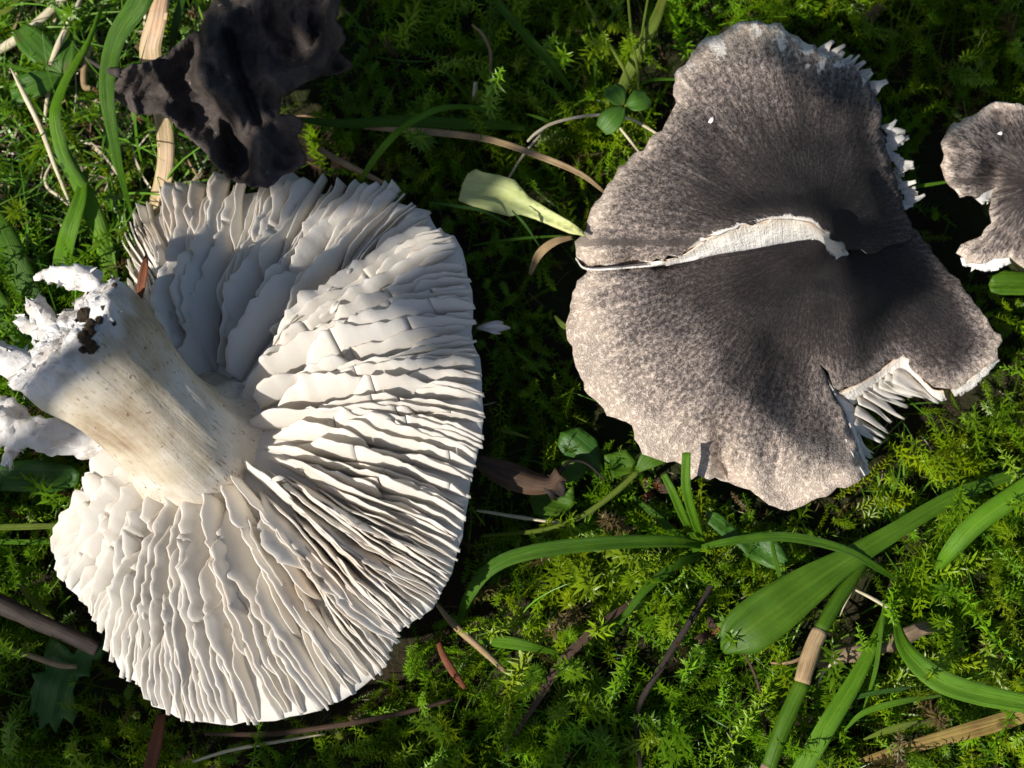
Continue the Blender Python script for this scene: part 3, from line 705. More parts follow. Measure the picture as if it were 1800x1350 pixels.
# ------------------------------------------------------------------ black crumpled leaf
D_OUT = [(345, 55), (362, 20), (378, -6), (395, -50), (585, -60), (602, -10), (588, 32), (604, 62), (598, 98), (618, 118), (585, 130), (545, 140), (520, 158), (494, 172), (488, 198), (524, 208), (530, 222), (520, 240),
         (534, 275), (528, 292), (508, 304), (490, 314), (468, 330), (440, 326), (405, 315), (385, 296), (360, 268), (322, 232), (284, 200), (262, 202), (240, 200), (222, 186), (204, 180), (202, 150), (212, 122), (240, 112), (268, 108), (285, 100), (306, 80), (330, 70)]
RID = [(372, 10), (364, 70), (348, 130), (352, 148), (385, 172), (415, 215), (440, 270), (470, 318)]
def d_z(x, y, d):
    z = 125.0
    xr = np.interp(y, [p[1] for p in RID], [p[0] for p in RID]); sx = x - xr
    z += 0.5 * min(max(sx, 0), 190) * sstep(-40, 40, 330 - y)
    if y < 330: z += 70 * (math.exp(-(sx / 50) ** 2) if sx > 0 else math.exp(-(sx / 11) ** 2)) * sstep(-20, 40, y) * (1 - 0.4 * sstep(150, 300, y))
    g, _ = seg_dist(x, y, [(283, 196), (322, 232), (360, 266), (392, 300)]); z += 62 * math.exp(-(g / 20) ** 2)
    g, _ = seg_dist(x, y, [(340, 60), (300, 92), (235, 112), (205, 130)]); z += 75 * math.exp(-(g / 30) ** 2)
    g, _ = seg_dist(x, y, [(400, 60), (420, 130), (455, 215)]); z -= 38 * math.exp(-(g / 9) ** 2); 
    g, _ = seg_dist(x, y, [(480, 40), (520, 80), (500, 110)]); z -= 30 * math.exp(-(g / 16) ** 2)
    g, _ = seg_dist(x, y, [(590, 20), (600, 70), (560, 125), (500, 160)]); z += 48 * math.exp(-(g / 16) ** 2)
    g, _ = seg_dist(x, y, [(560, 20), (570, 70), (540, 100)]); z -= 55 * math.exp(-(g / 22) ** 2)
    z += 14 * N(x * 0.012, y * 0.012, 41) + 44 * (0.4 - abs(N(x * 0.011, y * 0.007, 47)) * 2) + 15 * (0.4 - abs(N(x * 0.026, y * 0.018, 49)) * 2) + 8 * (0.4 - abs(N(x * 0.055, y * 0.04, 53)) * 2) + 2 * N(x * 0.09, y * 0.09, 45)
    return z
dead = thing('dead_leaf', W(400, 150, -40), 'large crumpled black dead leaf lying above the upturned mushroom', 'leaf')
V, F, P2, D, n_ = sheet_mesh(D_OUT, 5.5, lambda x, y, d: W(x, y, d_z(x, y, d)), lambda x, y, d: 4.0, 31, jag=5)
mk('leaf_blade', V, F, M_DEAD, dead)
V, F, st = tube_mesh(P3([(210, 128, d_z(212, 130, 0)), (185, 122, 150), (160, 108, 130), (150, 100, 120)]), (9, 5, 3.4, 2), n=14, sides=7)
mk('leaf_stalk', V, F, M_DEAD, dead, {'st': ('FLOAT_VECTOR', st)})

# ------------------------------------------------------------------ other leaves
def flat_leaf(name, outline, zf, mat, label=None, cat='leaf', spacing=12, thick=3, seed=1, parent=None, mid=None, jag=0, group=None):
    def su(x, y, d):
        z = zf(x, y, d)
        if mid: z -= 7 * math.exp(-(seg_dist(x, y, mid)[0] / 5) ** 2)
        return W(x, y, z)
    V, F, P2, D, n = sheet_mesh(outline, spacing, su, lambda x, y, d: thick, seed, jag=jag)
    st = [((seg_dist(x, y, mid)[0] * 0.05 if mid else x * 0.02), y, 0) for x, y in P2]
    return mk(name, V, F, mat, parent, {'st': ('FLOAT_VECTOR', st)}, label=label, cat=cat, group=group)
flat_leaf('leaf', [(806, 352), (812, 325), (822, 305), (836, 297), (850, 303), (878, 308), (905, 316), (930, 346), (970, 372), (1008, 394), (1022, 403), (1030, 414), (1000, 408), (975, 398), (940, 384), (915, 377), (895, 380), (860, 370), (830, 362)],
          lambda x, y, d: 95 + 22 * sstep(900, 800, x) * -1 + 12 * N(x * 0.02, y * 0.02, 3) + 10 * math.sin(x * 0.02), M_YEL, 'pale yellow green spoon shaped leaf touching the split cap', mid=[(808, 335), (880, 345), (1025, 408)], spacing=8)
flat_leaf('leaf', [(150, 1112), (180, 1130), (178, 1158), (160, 1160), (158, 1188), (138, 1190), (132, 1215), (136, 1240), (128, 1275), (112, 1262), (98, 1290), (86, 1268), (70, 1284), (66, 1250), (52, 1258), (56, 1228), (50, 1215), (62, 1196), (56, 1184), (80, 1180), (76, 1158), (78, 1135), (88, 1120), (110, 1132), (130, 1150), (142, 1130)],
          lambda x, y, d: 40 + 18 * N(x * 0.02, y * 0.02, 5) - 10 * sstep(1200, 1300, y), M_LEAFD, 'dark green toothed leaf below the dark twig', mid=[(135, 1165), (115, 1210), (98, 1285)], spacing=8, jag=4)
flat_leaf('leaf', [(930, 862), (960, 868), (990, 872), (1008, 850), (1010, 885), (992, 905), (965, 914), (940, 905), (932, 885)], lambda x, y, d: 30 + 8 * N(x * 0.02, y * 0.02, 7), M_LEAF, 'rounded bright green leaf under the brown curled leaf', mid=[(935, 870), (1000, 890)], spacing=8)
flat_leaf('leaf', [(988, 812), (1000, 808), (1020, 808), (1033, 822), (1020, 842), (1002, 850), (985, 846)], lambda x, y, d: 45 + 8 * N(x * 0.02, y * 0.02, 9), M_LEAF, 'small rounded green leaf beside the curled tip of the brown leaf', mid=[(990, 830), (1030, 822)], spacing=7)
flat_leaf('leaf', [(985, 760), (1020, 750), (1048, 770), (1058, 800), (1060, 830), (1048, 842), (1020, 808), (990, 800), (980, 780)], lambda x, y, d: 18 + 8 * N(x * 0.02, y * 0.02, 19), M_LEAFD, 'dark green leaf half hidden in moss by the split cap edge', mid=[(985, 775), (1055, 835)], spacing=8)
flat_leaf('leaf', [(1062, 800), (1100, 790), (1118, 812), (1108, 832), (1078, 840), (1064, 828)], lambda x, y, d: 32 + 6 * N(x * 0.02, y * 0.02, 29), M_LEAF, 'bright green leaf scrap lying between moss and the split cap', mid=[(1064, 815), (1115, 820)], spacing=8)
flat_leaf('leaf', [(1738, 500), (1745, 485), (1765, 475), (1800, 478), (1840, 490), (1850, 508), (1800, 518), (1760, 518), (1742, 512)], lambda x, y, d: 45 + 8 * N(x * 0.02, y * 0.02, 39), M_LEAF, 'round green leaf under the small wavy cap', mid=[(1738, 500), (1850, 502)], spacing=9)
flat_leaf('leaf', [(0, 812), (60, 808), (125, 818), (140, 832), (136, 856), (90, 866), (30, 864), (-40, 860), (-60, 830)], lambda x, y, d: 40 + 10 * N(x * 0.02, y * 0.02, 49), M_LEAFD, 'broad dark green leaf under the torn stem base', mid=[(-60, 835), (140, 838)], spacing=11)
flat_leaf('leaf', [(1240, 898), (1262, 902), (1290, 926), (1310, 940), (1340, 934), (1372, 955), (1388, 985), (1380, 1005), (1350, 998), (1318, 982), (1300, 960), (1268, 940), (1244, 920)], lambda x, y, d: 48 + 12 * N(x * 0.02, y * 0.02, 59), M_LEAFD, 'dull green lobed leaf lying across the grass rosette', mid=[(1245, 905), (1380, 995)], spacing=9)
# brown curled leaf by the mushroom edge
bl = thing('dead_leaf', W(900, 835, -40), 'small curled brown leaf at the edge of the upturned cap', 'leaf')
V, F, st = blade_mesh(P3([(832, 806, 100), (862, 820, 100), (900, 835, 98), (940, 848, 94), (968, 850, 96), (985, 835, 104)]), (16, 34, 46, 40, 26, 30), fold=-0.5, thick=4, wav=10, seed=3, curl=0.3)
mk('leaf_blade', V, F, M_DRYB, bl, {'st': ('FLOAT_VECTOR', st)})
V, F, st = blade_mesh(P3([(958, 842, 78), (975, 858, 84), (984, 872, 70)]), (16, 34, 18), fold=0.6, thick=4, wav=8, seed=5)
mk('leaf_tip', V, F, M_TWIG, bl, {'st': ('FLOAT_VECTOR', st)})
V, F, st = tube_mesh(P3([(980, 835, 90), (1000, 812, 76), (1030, 814, 60), (1065, 845, 45)]), (4, 3, 2.4, 1.5), n=20, sides=6)
mk('leaf_stalk', V, F, M_TWIG, bl, {'st': ('FLOAT_VECTOR', st)})
# clover leaves
def clover(name, lobes, stalk, zc, mat, label, center):
    t = thing(name, W(*stalk[-1]), label, 'clover')
    for (x, y, w, sd) in lobes:
        cx, cy = center; dx, dy = x - cx, y - cy; L = math.hypot(dx, dy); ux, uy = dx / L, dy / L
        V, F, st = blade_mesh(P3([(cx + ux * 2, cy + uy * 2, zc), (x, y, zc + 6), (x + ux * L * 0.85, y + uy * L * 0.85, zc - 4)]), (4, w * 0.75, w, w * 1.0, w * 0.62), fold=0.12, thick=2, n=16, wav=4, seed=sd, cs=7)
        mk('leaflet', V, F, mat, t, {'st': ('FLOAT_VECTOR', st)})
    V, F, st = tube_mesh(P3([(*center, zc)] + stalk), (2.6,) * (len(stalk) + 1), n=16, sides=6)
    mk('leaf_stalk', V, F, M_GY, t, {'st': ('FLOAT_VECTOR', st)})
clover('clover_leaf', [(1084, 168, 36, 1), (1121, 178, 38, 2), (1076, 209, 40, 3)], [(1120, 190, 120), (1134, 220, 80), (1140, 262, 10), (1142, 275, -30)], 135, M_CLOV, 'three part clover leaf standing beside the split cap', (1098, 186))
clover('clover_leaf', [(70, 88, 50, 4), (112, 92, 44, 5), (62, 150, 50, 6)], [(112, 150, 40), (118, 180, 0), (120, 200, -40)], 60, M_CLOV, 'bright green clover leaf among pale straws', (112, 132))

# ------------------------------------------------------------------ grass blades, straws and twigs
KINDS = [('spoon shaped green leaf', 'leaf', 'leaf'), ('lance shaped leaf lying', 'leaf', 'leaf'), ('slender leaf stalk', 'stalk', 'stalk'), ('flat brown straw running', 'straw', 'straw'), ('tan leaf strip', 'dead_leaf', 'leaf'),
         ('brown dry strip', 'dry_strip', 'dry strip'), ('reddish bark strip', 'bark_strip', 'bark'), ('flattened stem', 'stalk', 'stalk')]
def G(pts, w, mat, label, **kw):
    name, cat = next(((n, c) for k, n, c in KINDS if k in label), ('grass_blade', 'grass'))
    return blade(name, pts, [x * 0.80 for x in w], mat, label, cat, **kw)
G([(262, -40, 250), (245, 5, 235), (204, 70, 190), (188, 150, 160), (196, 222, 130), (214, 310, 80), (236, 392, 10)], (44, 48, 40, 34, 26, 16, 6), M_G, 'long wide blade hanging in front of the black leaf', fold=0.25, roll=(0.5, -0.3))
G([(180, 10, 90), (152, 78, 110), (112, 145, 120), (96, 205, 116), (110, 268, 100), (140, 325, 80), (172, 400, 50), (196, 500, 0)], (5, 14, 20, 26, 31, 36, 44, 36), M_GB, 'crinkled broad bright blade crossing behind the stem', fold=-0.35, wav=7, seed=4)
G([(152, 300, 60), (142, 345, 82), (125, 400, 70), (112, 455, 30), (108, 520, -20)], (12, 28, 38, 44, 36), M_GB, 'short wide blade rising behind the torn stem end', wav=5, seed=6)
G([(-40, 330, 60), (5, 410, 70), (35, 480, 60), (70, 560, 30), (110, 650, -10)], (30, 52, 58, 52, 30), M_G, 'wide blade leaning under the forked stem fragments', fold=-0.2)
G([(-50, 470, 30), (0, 540, 40), (50, 600, 30), (110, 690, -20)], (40, 46, 50, 40), M_G, 'second wide blade under the forked stem fragments', fold=0.2)
G([(288, -30, 60), (278, 30, 80), (264, 88, 80), (276, 150, 60), (290, 230, 60), (290, 300, 55), (276, 360, 20), (272, 400, -20)], (26, 44, 50, 44, 38, 38, 34, 20), M_CREAM, 'withered cream and pink blade behind the black leaf', fold=0.1, wav=6, seed=9)
G([(330, -30, 40), (312, 30, 60), (305, 70, 50), (300, 120, 0)], (16, 18, 16, 8), M_GD, 'dark narrow blade beside the withered cream blade')
G([(235, -20, 30), (190, 20, 44), (150, 45, 44), (125, 70, 20)], (10, 14, 12, 6), M_G, 'blue green blade crossing the straws')
G([(80, -20, 60), (110, 30, 72), (140, 75, 60), (160, 92, 30)], (8, 9, 8, 4), M_GB, 'narrow bright blade slanting down over the straws')
G([(0, 112, 60), (40, 122, 62), (95, 145, 50), (115, 160, 20)], (8, 9, 8, 4), M_GB, 'thin blade across the bright clover')
G([(-20, 20, 40), (10, 20, 44), (40, -10, 40)], (12, 14, 10), M_GY, 'yellowish blade at the pale straw pile')
G([(-10, 215, 30), (15, 195, 36), (40, 160, 20)], (22, 24, 16), M_GB, 'stubby blue green blade beside the leaning straw')
G([(5, 395, 20), (25, 360, 36), (60, 290, 30), (80, 250, 10)], (6, 9, 8, 4), M_G, 'narrow blade leaning up from the dark gap')
G([(-30, 928, 50), (50, 926, 60), (118, 924, 62)], (12, 13, 10), M_GY, 'yellow green blade pushed under the gills')
G([(-30, 952, 30), (50, 953, 40), (110, 952, 40)], (10, 11, 8), M_GB, 'bright green blade pushed under the gills')
G([(858, -20, 50), (882, 15, 70), (925, 65, 84), (965, 110, 80), (1004, 160, 40)], (14, 18, 20, 19, 12), M_G, 'folded straight blade slanting through shaded moss', fold=0.7)
G([(740, 80, 60), (765, 105, 70), (800, 145, 64), (836, 186, 30)], (2, 6, 7, 3), M_G, 'thin straight blade in the shaded moss')
G([(636, 316, 96), (658, 280, 120), (700, 232, 140), (760, 196, 140), (820, 188, 110), (880, 200, 60)], (10, 15, 16, 15, 11, 4), M_GB, 'arching blade rising above the gill rim')
G([(520, 210, 60), (600, 218, 72), (700, 214, 84), (790, 218, 80), (860, 220, 70), (930, 226, 40)], (12, 20, 26, 26, 22, 12), M_G, 'flat wide blade lying along the brown straw', fold=0.3)
G([(1172, -20, 80), (1152, 35, 104), (1128, 80, 100), (1096, 148, 70), (1085, 175, 30)], (16, 24, 27, 22, 14), M_GY, 'yellow green blade standing behind the clover', fold=0.2)
G([(1110, -20, 60), (1072, 35, 84), (1050, 85, 74), (1045, 160, 20)], (4, 8, 9, 4), M_G, 'thin curved blade beside the clover')
G([(862, -20, 70), (862, 40, 74), (866, 90, 56), (872, 115, 20)], (3, 4, 4, 2), M_G, 'hair thin upright blade over shaded moss')
G([(1126, 148, 70), (1150, 140, 84), (1196, 140, 90)], (5, 8, 5), M_GB, 'short bright blade touching the pale edge of the split cap')
G([(757, 356, 120), (800, 362, 126), (850, 372, 118), (905, 400, 80)], (3, 7, 7, 3), M_GD, 'dark blade in front of the pale yellow leaf')
G([(830, 432, 76), (870, 425, 92), (930, 418, 98), (1002, 414, 92)], (3, 6, 6, 4), M_G, 'thin blade pointing at the split cap edge')
G([(900, 370, 122), (925, 398, 124), (950, 436, 90)], (3, 6, 2), M_GD, 'short dark blade tip over the pale yellow leaf')
G([(925, 200, 84), (950, 208, 88), (975, 220, 70), (990, 242, 40)], (3, 7, 7, 2), M_G, 'short bent blade tip above the brown straw')
G([(905, 618, 70), (930, 636, 64), (955, 665, 40)], (3, 6, 4), M_GB, 'short blade tip over moss between the two big caps')
G([(880, 757, 66), (905, 762, 62), (930, 770, 40)], (6, 7, 4), M_GY, 'stubby pale blade beside the upturned cap edge')
G([(1252, 962, 20), (1180, 952, 92), (1050, 956, 128), (930, 972, 128), (862, 1000, 112), (822, 1052, 80), (804, 1104, 20)], (12, 24, 29, 30, 28, 21, 8), M_G, 'long arching folded blade from the grass rosette', fold=0.45)
G([(1200, 972, 20), (1280, 952, 76), (1380, 944, 100), (1480, 965, 100), (1545, 1000, 84), (1582, 1024, 56)], (8, 16, 20, 18, 14, 6), M_G, 'arching rosette blade sweeping towards the spoon leaf', fold=0.4)
G([(1240, 965, 10), (1222, 920, 70), (1206, 860, 116), (1206, 795, 140)], (12, 18, 20, 18), M_GB, 'upright cut rosette blade rising over the split cap', fold=0.5)
G([(1232, 962, 10), (1206, 920, 64), (1184, 870, 100), (1166, 834, 112)], (10, 16, 18, 13), M_GB, 'second upright cut rosette blade', fold=0.5)
G([(1226, 965, 6), (1190, 940, 44), (1150, 905, 62), (1112, 872, 56)], (12, 18, 16, 6), M_G, 'short spreading rosette blade over moss', fold=0.4)
G([(1240, 970, 10), (1190, 992, 60), (1140, 1030, 76), (1100, 1080, 68), (1052, 1148, 20)], (12, 21, 18, 12, 4), M_G, 'rosette blade curving over the brown stem', fold=0.3)
G([(840, 1128, 40), (880, 1128, 56), (930, 1136, 54), (990, 1150, 24)], (6, 25, 21, 5), M_GB, 'small lance shaped leaf lying on moss', fold=0.15)
G([(1272, 1146, 76), (1300, 1118, 92), (1350, 1080, 98), (1420, 1030, 96), (1490, 984, 90), (1570, 936, 86), (1680, 872, 78), (1800, 828, 60), (1850, 815, 40)], (17, 92, 104, 82, 52, 38, 32, 20, 12), M_LEAF, 'spoon shaped green leaf with a long tapering stalk', fold=0.08, wav=6, seed=11, cs=9, n=40)
G([(1352, 920, 40), (1362, 980, 76), (1378, 1040, 90), (1392, 1098, 84)], (6, 9, 10, 7), M_GB, 'slender leaf stalk crossing the spoon leaf', fold=0.2)
G([(1400, 1372, 60), (1450, 1282, 84), (1500, 1200, 88), (1540, 1120, 76), (1562, 1052, 40)], (42, 40, 34, 21, 6), M_GB, 'wide bright blade pointing up from the bottom moss', fold=0.15)
G([(1554, 1056, 86), (1548, 1110, 96), (1538, 1180, 90), (1518, 1246, 50)], (3, 9, 9, 3), M_GB, 'thin blade hanging beside the wide bright blade', fold=0.3)
G([(1572, 1080, 56), (1590, 1140, 104), (1640, 1190, 130), (1710, 1218, 142), (1810, 1238, 150), (1850, 1244, 150)], (8, 32, 46, 44, 38, 36), M_GB, 'large glossy curved blade beside the dry brown blade', fold=0.35)
G([(1640, 1016, 40), (1672, 970, 92), (1720, 918, 118), (1810, 854, 140), (1850, 830, 144)], (10, 36, 44, 42, 40), M_GB, 'large glossy blade bending away above the moss', fold=-0.4)
G([(1484, 1284, 70), (1520, 1252, 90), (1590, 1232, 96), (1660, 1222, 70)], (4, 12, 12, 4), M_GB, 'small bright blade crossing the wide blade', fold=0.2)
G([(1518, 1300, 64), (1560, 1284, 80), (1610, 1272, 80), (1680, 1264, 50)], (4, 13, 13, 4), M_GY, 'small yellow tipped blade above the dry brown blade', fold=0.2)
G([(1440, 1268, 60), (1500, 1228, 74), (1580, 1212, 74), (1660, 1208, 40)], (4, 9, 9, 3), M_GD, 'dark thin blade behind the small bright blade')
G([(1510, 1338, 40), (1580, 1318, 64), (1660, 1296, 72), (1740, 1274, 74), (1830, 1246, 66)], (8, 22, 30, 34, 32), M_WITH, 'broad dry brown and yellow blade', fold=0.3)
G([(1600, 330, 60), (1625, 326, 66), (1664, 320, 66)], (5, 8, 6), M_GB, 'short bright blade between the split cap and the small cap')
G([(975, 555, 70), (990, 572, 80), (1006, 580, 80)], (5, 12, 8), M_GY, 'yellow blade stub at the edge of the split cap')
def ST(pts, r, mat, label, cat='straw', name='straw', **kw): return tube(name, pts, r, mat, label, cat, **kw)
G([(640, 225, 74), (700, 229, 88), (770, 234, 96), (860, 246, 100), (950, 276, 96), (1020, 306, 90), (1062, 338, 76)], (6, 13, 16, 15, 15, 12, 6), M_DRY, 'long flat brown straw running to the split cap', fold=0.4)
ST([(1170, 245, 74), (1110, 210, 84), (1050, 202, 90), (980, 214, 92), (945, 232, 90), (928, 248, 82), (936, 240, 74), (955, 230, 70)], (2.2, 3, 3, 3, 3, 2.4, 2, 1.2), M_DRYP, 'curled thin pale straw tip above the brown straw', sides=6, n=40)
ST([(950, 236, 78), (918, 275, 60), (890, 320, 30)], (2.4, 2.4, 2), M_DRYP, 'thin pale straw slanting under the brown straw', sides=6)
ST([(20, 122, 90), (42, 165, 96), (72, 225, 80), (98, 295, 60), (124, 360, 30)], (1.5, 4.5, 5, 4, 2.4), M_DRYP, 'pale leaning straw beside the crinkled blade', sides=7)
ST([(-20, 98, 26), (40, 62, 34), (110, 0, 34), (140, -30, 30)], (8, 9, 8, 7), M_DRYP, 'thick pale straw slanting across the grass', sides=8)
ST([(145, -10, 60), (122, 40, 72), (102, 80, 76), (86, 118, 60)], (3, 6, 6, 3), M_DRYP, 'ivory straw standing over the clover', sides=7)
ST([(240, -10, 60), (214, 30, 70), (196, 75, 66), (182, 110, 40)], (4, 6, 5, 3), M_DRYP, 'ivory straw beside the long hanging blade', sides=7)
ST([(88, 130, 40), (84, 165, 44), (78, 215, 30)], (4, 4, 3), M_DRYP, 'short upright pale straw below the clover', sides=7)
ST([(160, 155, 34), (148, 150, 34), (150, 110, 38), (168, 60, 34)], (5, 6, 6, 4), M_DRY, 'tan straw with swollen joints in the grass', sides=7)
ST([(92, 285, 30), (80, 310, 36), (84, 330, 36), (104, 345, 36), (122, 362, 20)], (2, 3, 3, 3, 2), M_DRYP, 'kinked little straw by the leaning straw', sides=6)
ST([(320, 250, 26), (330, 280, 34), (350, 315, 26)], (1.6, 2.2, 1.6), M_DRY, 'wispy dry stalk below the black leaf', sides=6)
ST([(560, 262, 84), (600, 285, 92), (650, 310, 84), (690, 330, 70)], (5, 6, 5, 3), M_DRY, 'short tan straw touching the gill rim', sides=7)
ST([(830, 44, 60), (848, 60, 70), (862, 90, 70), (862, 130, 50), (868, 160, 20)], (2, 3, 3, 3, 2), M_DRY, 'bent dry stalk in the shaded moss', sides=6)
ST([(836, 145, 60), (834, 165, 40), (832, 180, 10)], (4, 4, 3), M_DRYP, 'pale straw stub in the shaded moss', sides=6)
ST([(1020, -20, 90), (1055, 50, 104), (1090, 110, 114), (1116, 160, 120)], (3, 3, 3, 2.4), M_GY, 'long thin stalk leading to the clover', sides=6)
ST([(1103, -20, 100), (1110, 60, 110), (1120, 120, 116), (1122, 165, 116)], (2.4, 2.6, 2.6, 2), M_GY, 'straight thin stalk beside the yellow green blade', sides=6)
ST([(1142, -20, 110), (1130, 50, 116), (1122, 110, 112), (1120, 150, 90)], (2, 2.2, 2.2, 2), M_GY, 'thin stalk crossing the yellow green blade', sides=6)
ST([(1090, 225, 60), (1110, 250, 60), (1130, 275, 30)], (2.4, 2.6, 2), M_DRYP, 'short pale stalk under the clover', sides=6)
G([(1006, 418, 96), (975, 426, 104), (948, 448, 96), (932, 482, 60)], (8, 17, 18, 8), M_DRY, 'small curled tan leaf strip at the split cap edge', fold=0.6)
ST([(-60, 1030, 70), (0, 1062, 74), (80, 1098, 76), (150, 1130, 76), (172, 1142, 74)], (15, 16, 14, 14, 12), M_TWIG, 'dark brown twig lying against the upturned cap', 'twig', 'twig', sides=12, rough=0.15)
ST([(30, 1022, 50), (60, 1058, 44), (95, 1090, 30)], (4, 6, 4), M_GY, 'pale mossy stalk behind the dark twig', sides=7)
ST([(-30, 1128, 40), (40, 1148, 50), (100, 1168, 52), (135, 1172, 48)], (4, 5, 5, 4), M_DRY, 'orange brown stalk of the toothed leaf', 'stalk', 'stalk', sides=7)
G([(284, 1255, 40), (276, 1300, 56), (262, 1360, 50), (255, 1400, 30)], (18, 26, 26, 20), M_RED, 'reddish brown dry strip sticking out under the gills', fold=0.3)
ST([(360, 1290, 40), (470, 1290, 52), (580, 1277, 56), (700, 1255, 52), (800, 1228, 30)], (3, 5, 5, 4.5, 3), M_DRYB, 'long brown stalk along the lower gill rim', 'stalk', 'stalk', sides=7)
ST([(330, 1342, 30), (400, 1320, 40), (480, 1305, 40), (570, 1290, 24)], (2, 3, 3, 1.6), M_DRYP, 'thin curved straw below the gill rim', sides=6)
ST([(766, 1060, 60), (800, 1100, 66), (845, 1140, 62), (888, 1180, 40)], (3, 6, 6, 4), M_DRY, 'pinkish straw beside the lance shaped leaf', sides=7)
G([(768, 1118, 40), (778, 1150, 52), (796, 1180, 50), (818, 1210, 30)], (8, 14, 17, 10), M_RED, 'reddish bark strip between straw and gills', fold=-0.3)
G([(1130, 1045, 50), (1060, 1095, 66), (990, 1160, 70), (945, 1230, 60), (885, 1320, 36)], (8, 17, 19, 15, 6), M_DRYB, 'dark brown flattened stem lying across moss', fold=0.4)
ST([(1262, 1010, 44), (1215, 1090, 54), (1165, 1170, 54), (1122, 1250, 44), (1128, 1370, 30)], (4, 6, 6, 5, 4), M_TWIG, 'thin dark stem under the grass rosette', 'stalk', 'stalk', sides=7, rough=0.2)
ST([(1280, 1120, 20), (1320, 1170, 30), (1340, 1240, 30), (1350, 1360, 20)], (2, 2.6, 2.4, 2), M_DRYB, 'wispy brown stem below the spoon leaf', 'stalk', 'stalk', sides=6)
tw = thing('twig', W(1540, 1140, -30), 'short barky twig with pale patches in the moss', 'twig')
V, F, st = tube_mesh(P3([(1435, 1166, 24), (1480, 1152, 34), (1540, 1138, 36), (1600, 1112, 34), (1660, 1098, 24)]), (13, 15, 14, 15, 9), n=30, sides=12, rough=0.5)
mk('bark', V, F, M_BARK, tw, {'st': ('FLOAT_VECTOR', st)})
V, F, st = tube_mesh(P3([(1500, 1155, 36), (1470, 1162, 46), (1448, 1180, 40), (1440, 1200, 20)]), (3, 3, 2.6, 2), n=14, sides=6)
mk('rootlet', V, F, M_DRYP, tw, {'st': ('FLOAT_VECTOR', st)})
ST([(1355, 1165, 50), (1380, 1166, 60), (1405, 1158, 60), (1432, 1140, 40)], (2, 3, 3, 2), M_DRY, 'fine tan rootlet beside the jointed stem', 'rootlet', 'rootlet', sides=6)
ST([(1500, 1035, 60), (1530, 1050, 60), (1555, 1065, 50), (1580, 1085, 30)], (2, 3, 3, 2), M_DRYP, 'fine pale rootlet near the thin hanging blade', 'rootlet', 'rootlet', sides=6)
js = thing('jointed_stem', W(1350, 1370, 30), 'round green jointed stem with a tan sheath across the moss', 'stem')
for seg, (pts, r, m_) in enumerate([([(1335, 1400, 60), (1352, 1345, 68)], (12, 13), M_BARK), ([(1352, 1347, 68), (1375, 1280, 78), (1412, 1196, 82)], (13, 14, 13), M_LEAF), ([(1410, 1200, 82), (1424, 1150, 84), (1442, 1108, 82)], (14, 14.5, 13.5), M_DRY),
                                    ([(1440, 1112, 82), (1470, 1060, 74), (1508, 1000, 56), (1530, 965, 36)], (12.5, 12.5, 11.5, 9), M_LEAF), ([(1528, 968, 36), (1545, 950, 24), (1560, 940, 6)], (10, 10, 6), M_DRY)]):
    V, F, st = tube_mesh(P3(pts), r, n=14, sides=12, rough=0.1, seed=seg)
    mk(('node', 'stem_section')[seg % 2] if seg != 2 else 'sheath', V, F, m_, js, {'st': ('FLOAT_VECTOR', st)})
# leaf on a long stalk by the split cap
lf = thing('leaf', W(1000, 920, -40), 'glossy green leaf on a long stalk under the split cap edge', 'leaf')
V, F, st = blade_mesh(P3([(1120, 828, 78), (1142, 806, 88), (1170, 792, 84), (1190, 785, 70)]), (8, 34, 36, 20), fold=0.15, n=14, cs=7)
mk('leaf_blade', V, F, M_LEAF, lf, {'st': ('FLOAT_VECTOR', st)})
V, F, st = blade_mesh(P3([(1122, 828, 78), (1080, 866, 74), (1020, 908, 70), (950, 932, 66), (846, 942, 44)]), (9, 10, 9, 8, 4), fold=-0.4, thick=6)
mk('leaf_stalk', V, F, M_GY, lf, {'st': ('FLOAT_VECTOR', st)})
ST([(838, 898, 30), (880, 904, 40), (930, 912, 44), (1000, 918, 44), (1045, 900, 30)], (2, 3, 3, 2.4, 2), M_DRYP, 'scaly pale runner beside the rounded leaf', 'stalk', 'stalk', sides=6, rough=0.6)
# dried clumps and flakes
for q, (x, y, lab) in enumerate([(1250, 1112, 'shrivelled brown flower head in moss below the rosette'), (1152, 862, 'shrivelled orange brown scrap by the rosette blades')]):
    t = thing('dried_flower', W(x, y, -40), lab, 'dried flower')
    for k in range(12):
        a = random.uniform(0, 6.28); L = random.uniform(14, 34)
        V, F, st = blade_mesh(P3([(x, y, 14), (x + math.cos(a) * L * 0.6, y + math.sin(a) * L * 0.6, random.uniform(26, 44)), (x + math.cos(a) * L, y + math.sin(a) * L, random.uniform(16, 36))]), (5, 11, 3), n=8, wav=4, seed=k)
        mk('petal', V, F, M_RED if k % 2 else M_DRYB, t, {'st': ('FLOAT_VECTOR', st)})
z0 = px_of(l_base(250, 490))
zz = l_base(252, 500)[2]
V, F, st = blade_mesh(P3([(246, 528, zz + 18), (250, 500, zz + 30), (255, 470, zz + 34), (257, 446, zz + 26)]), (7, 15, 13, 2), fold=0.6, thick=4)
mk('seed_husk', V, F, M_RED, None, {'st': ('FLOAT_VECTOR', st)}, label='dark red pointed husk caught between stem and gills', cat='husk')
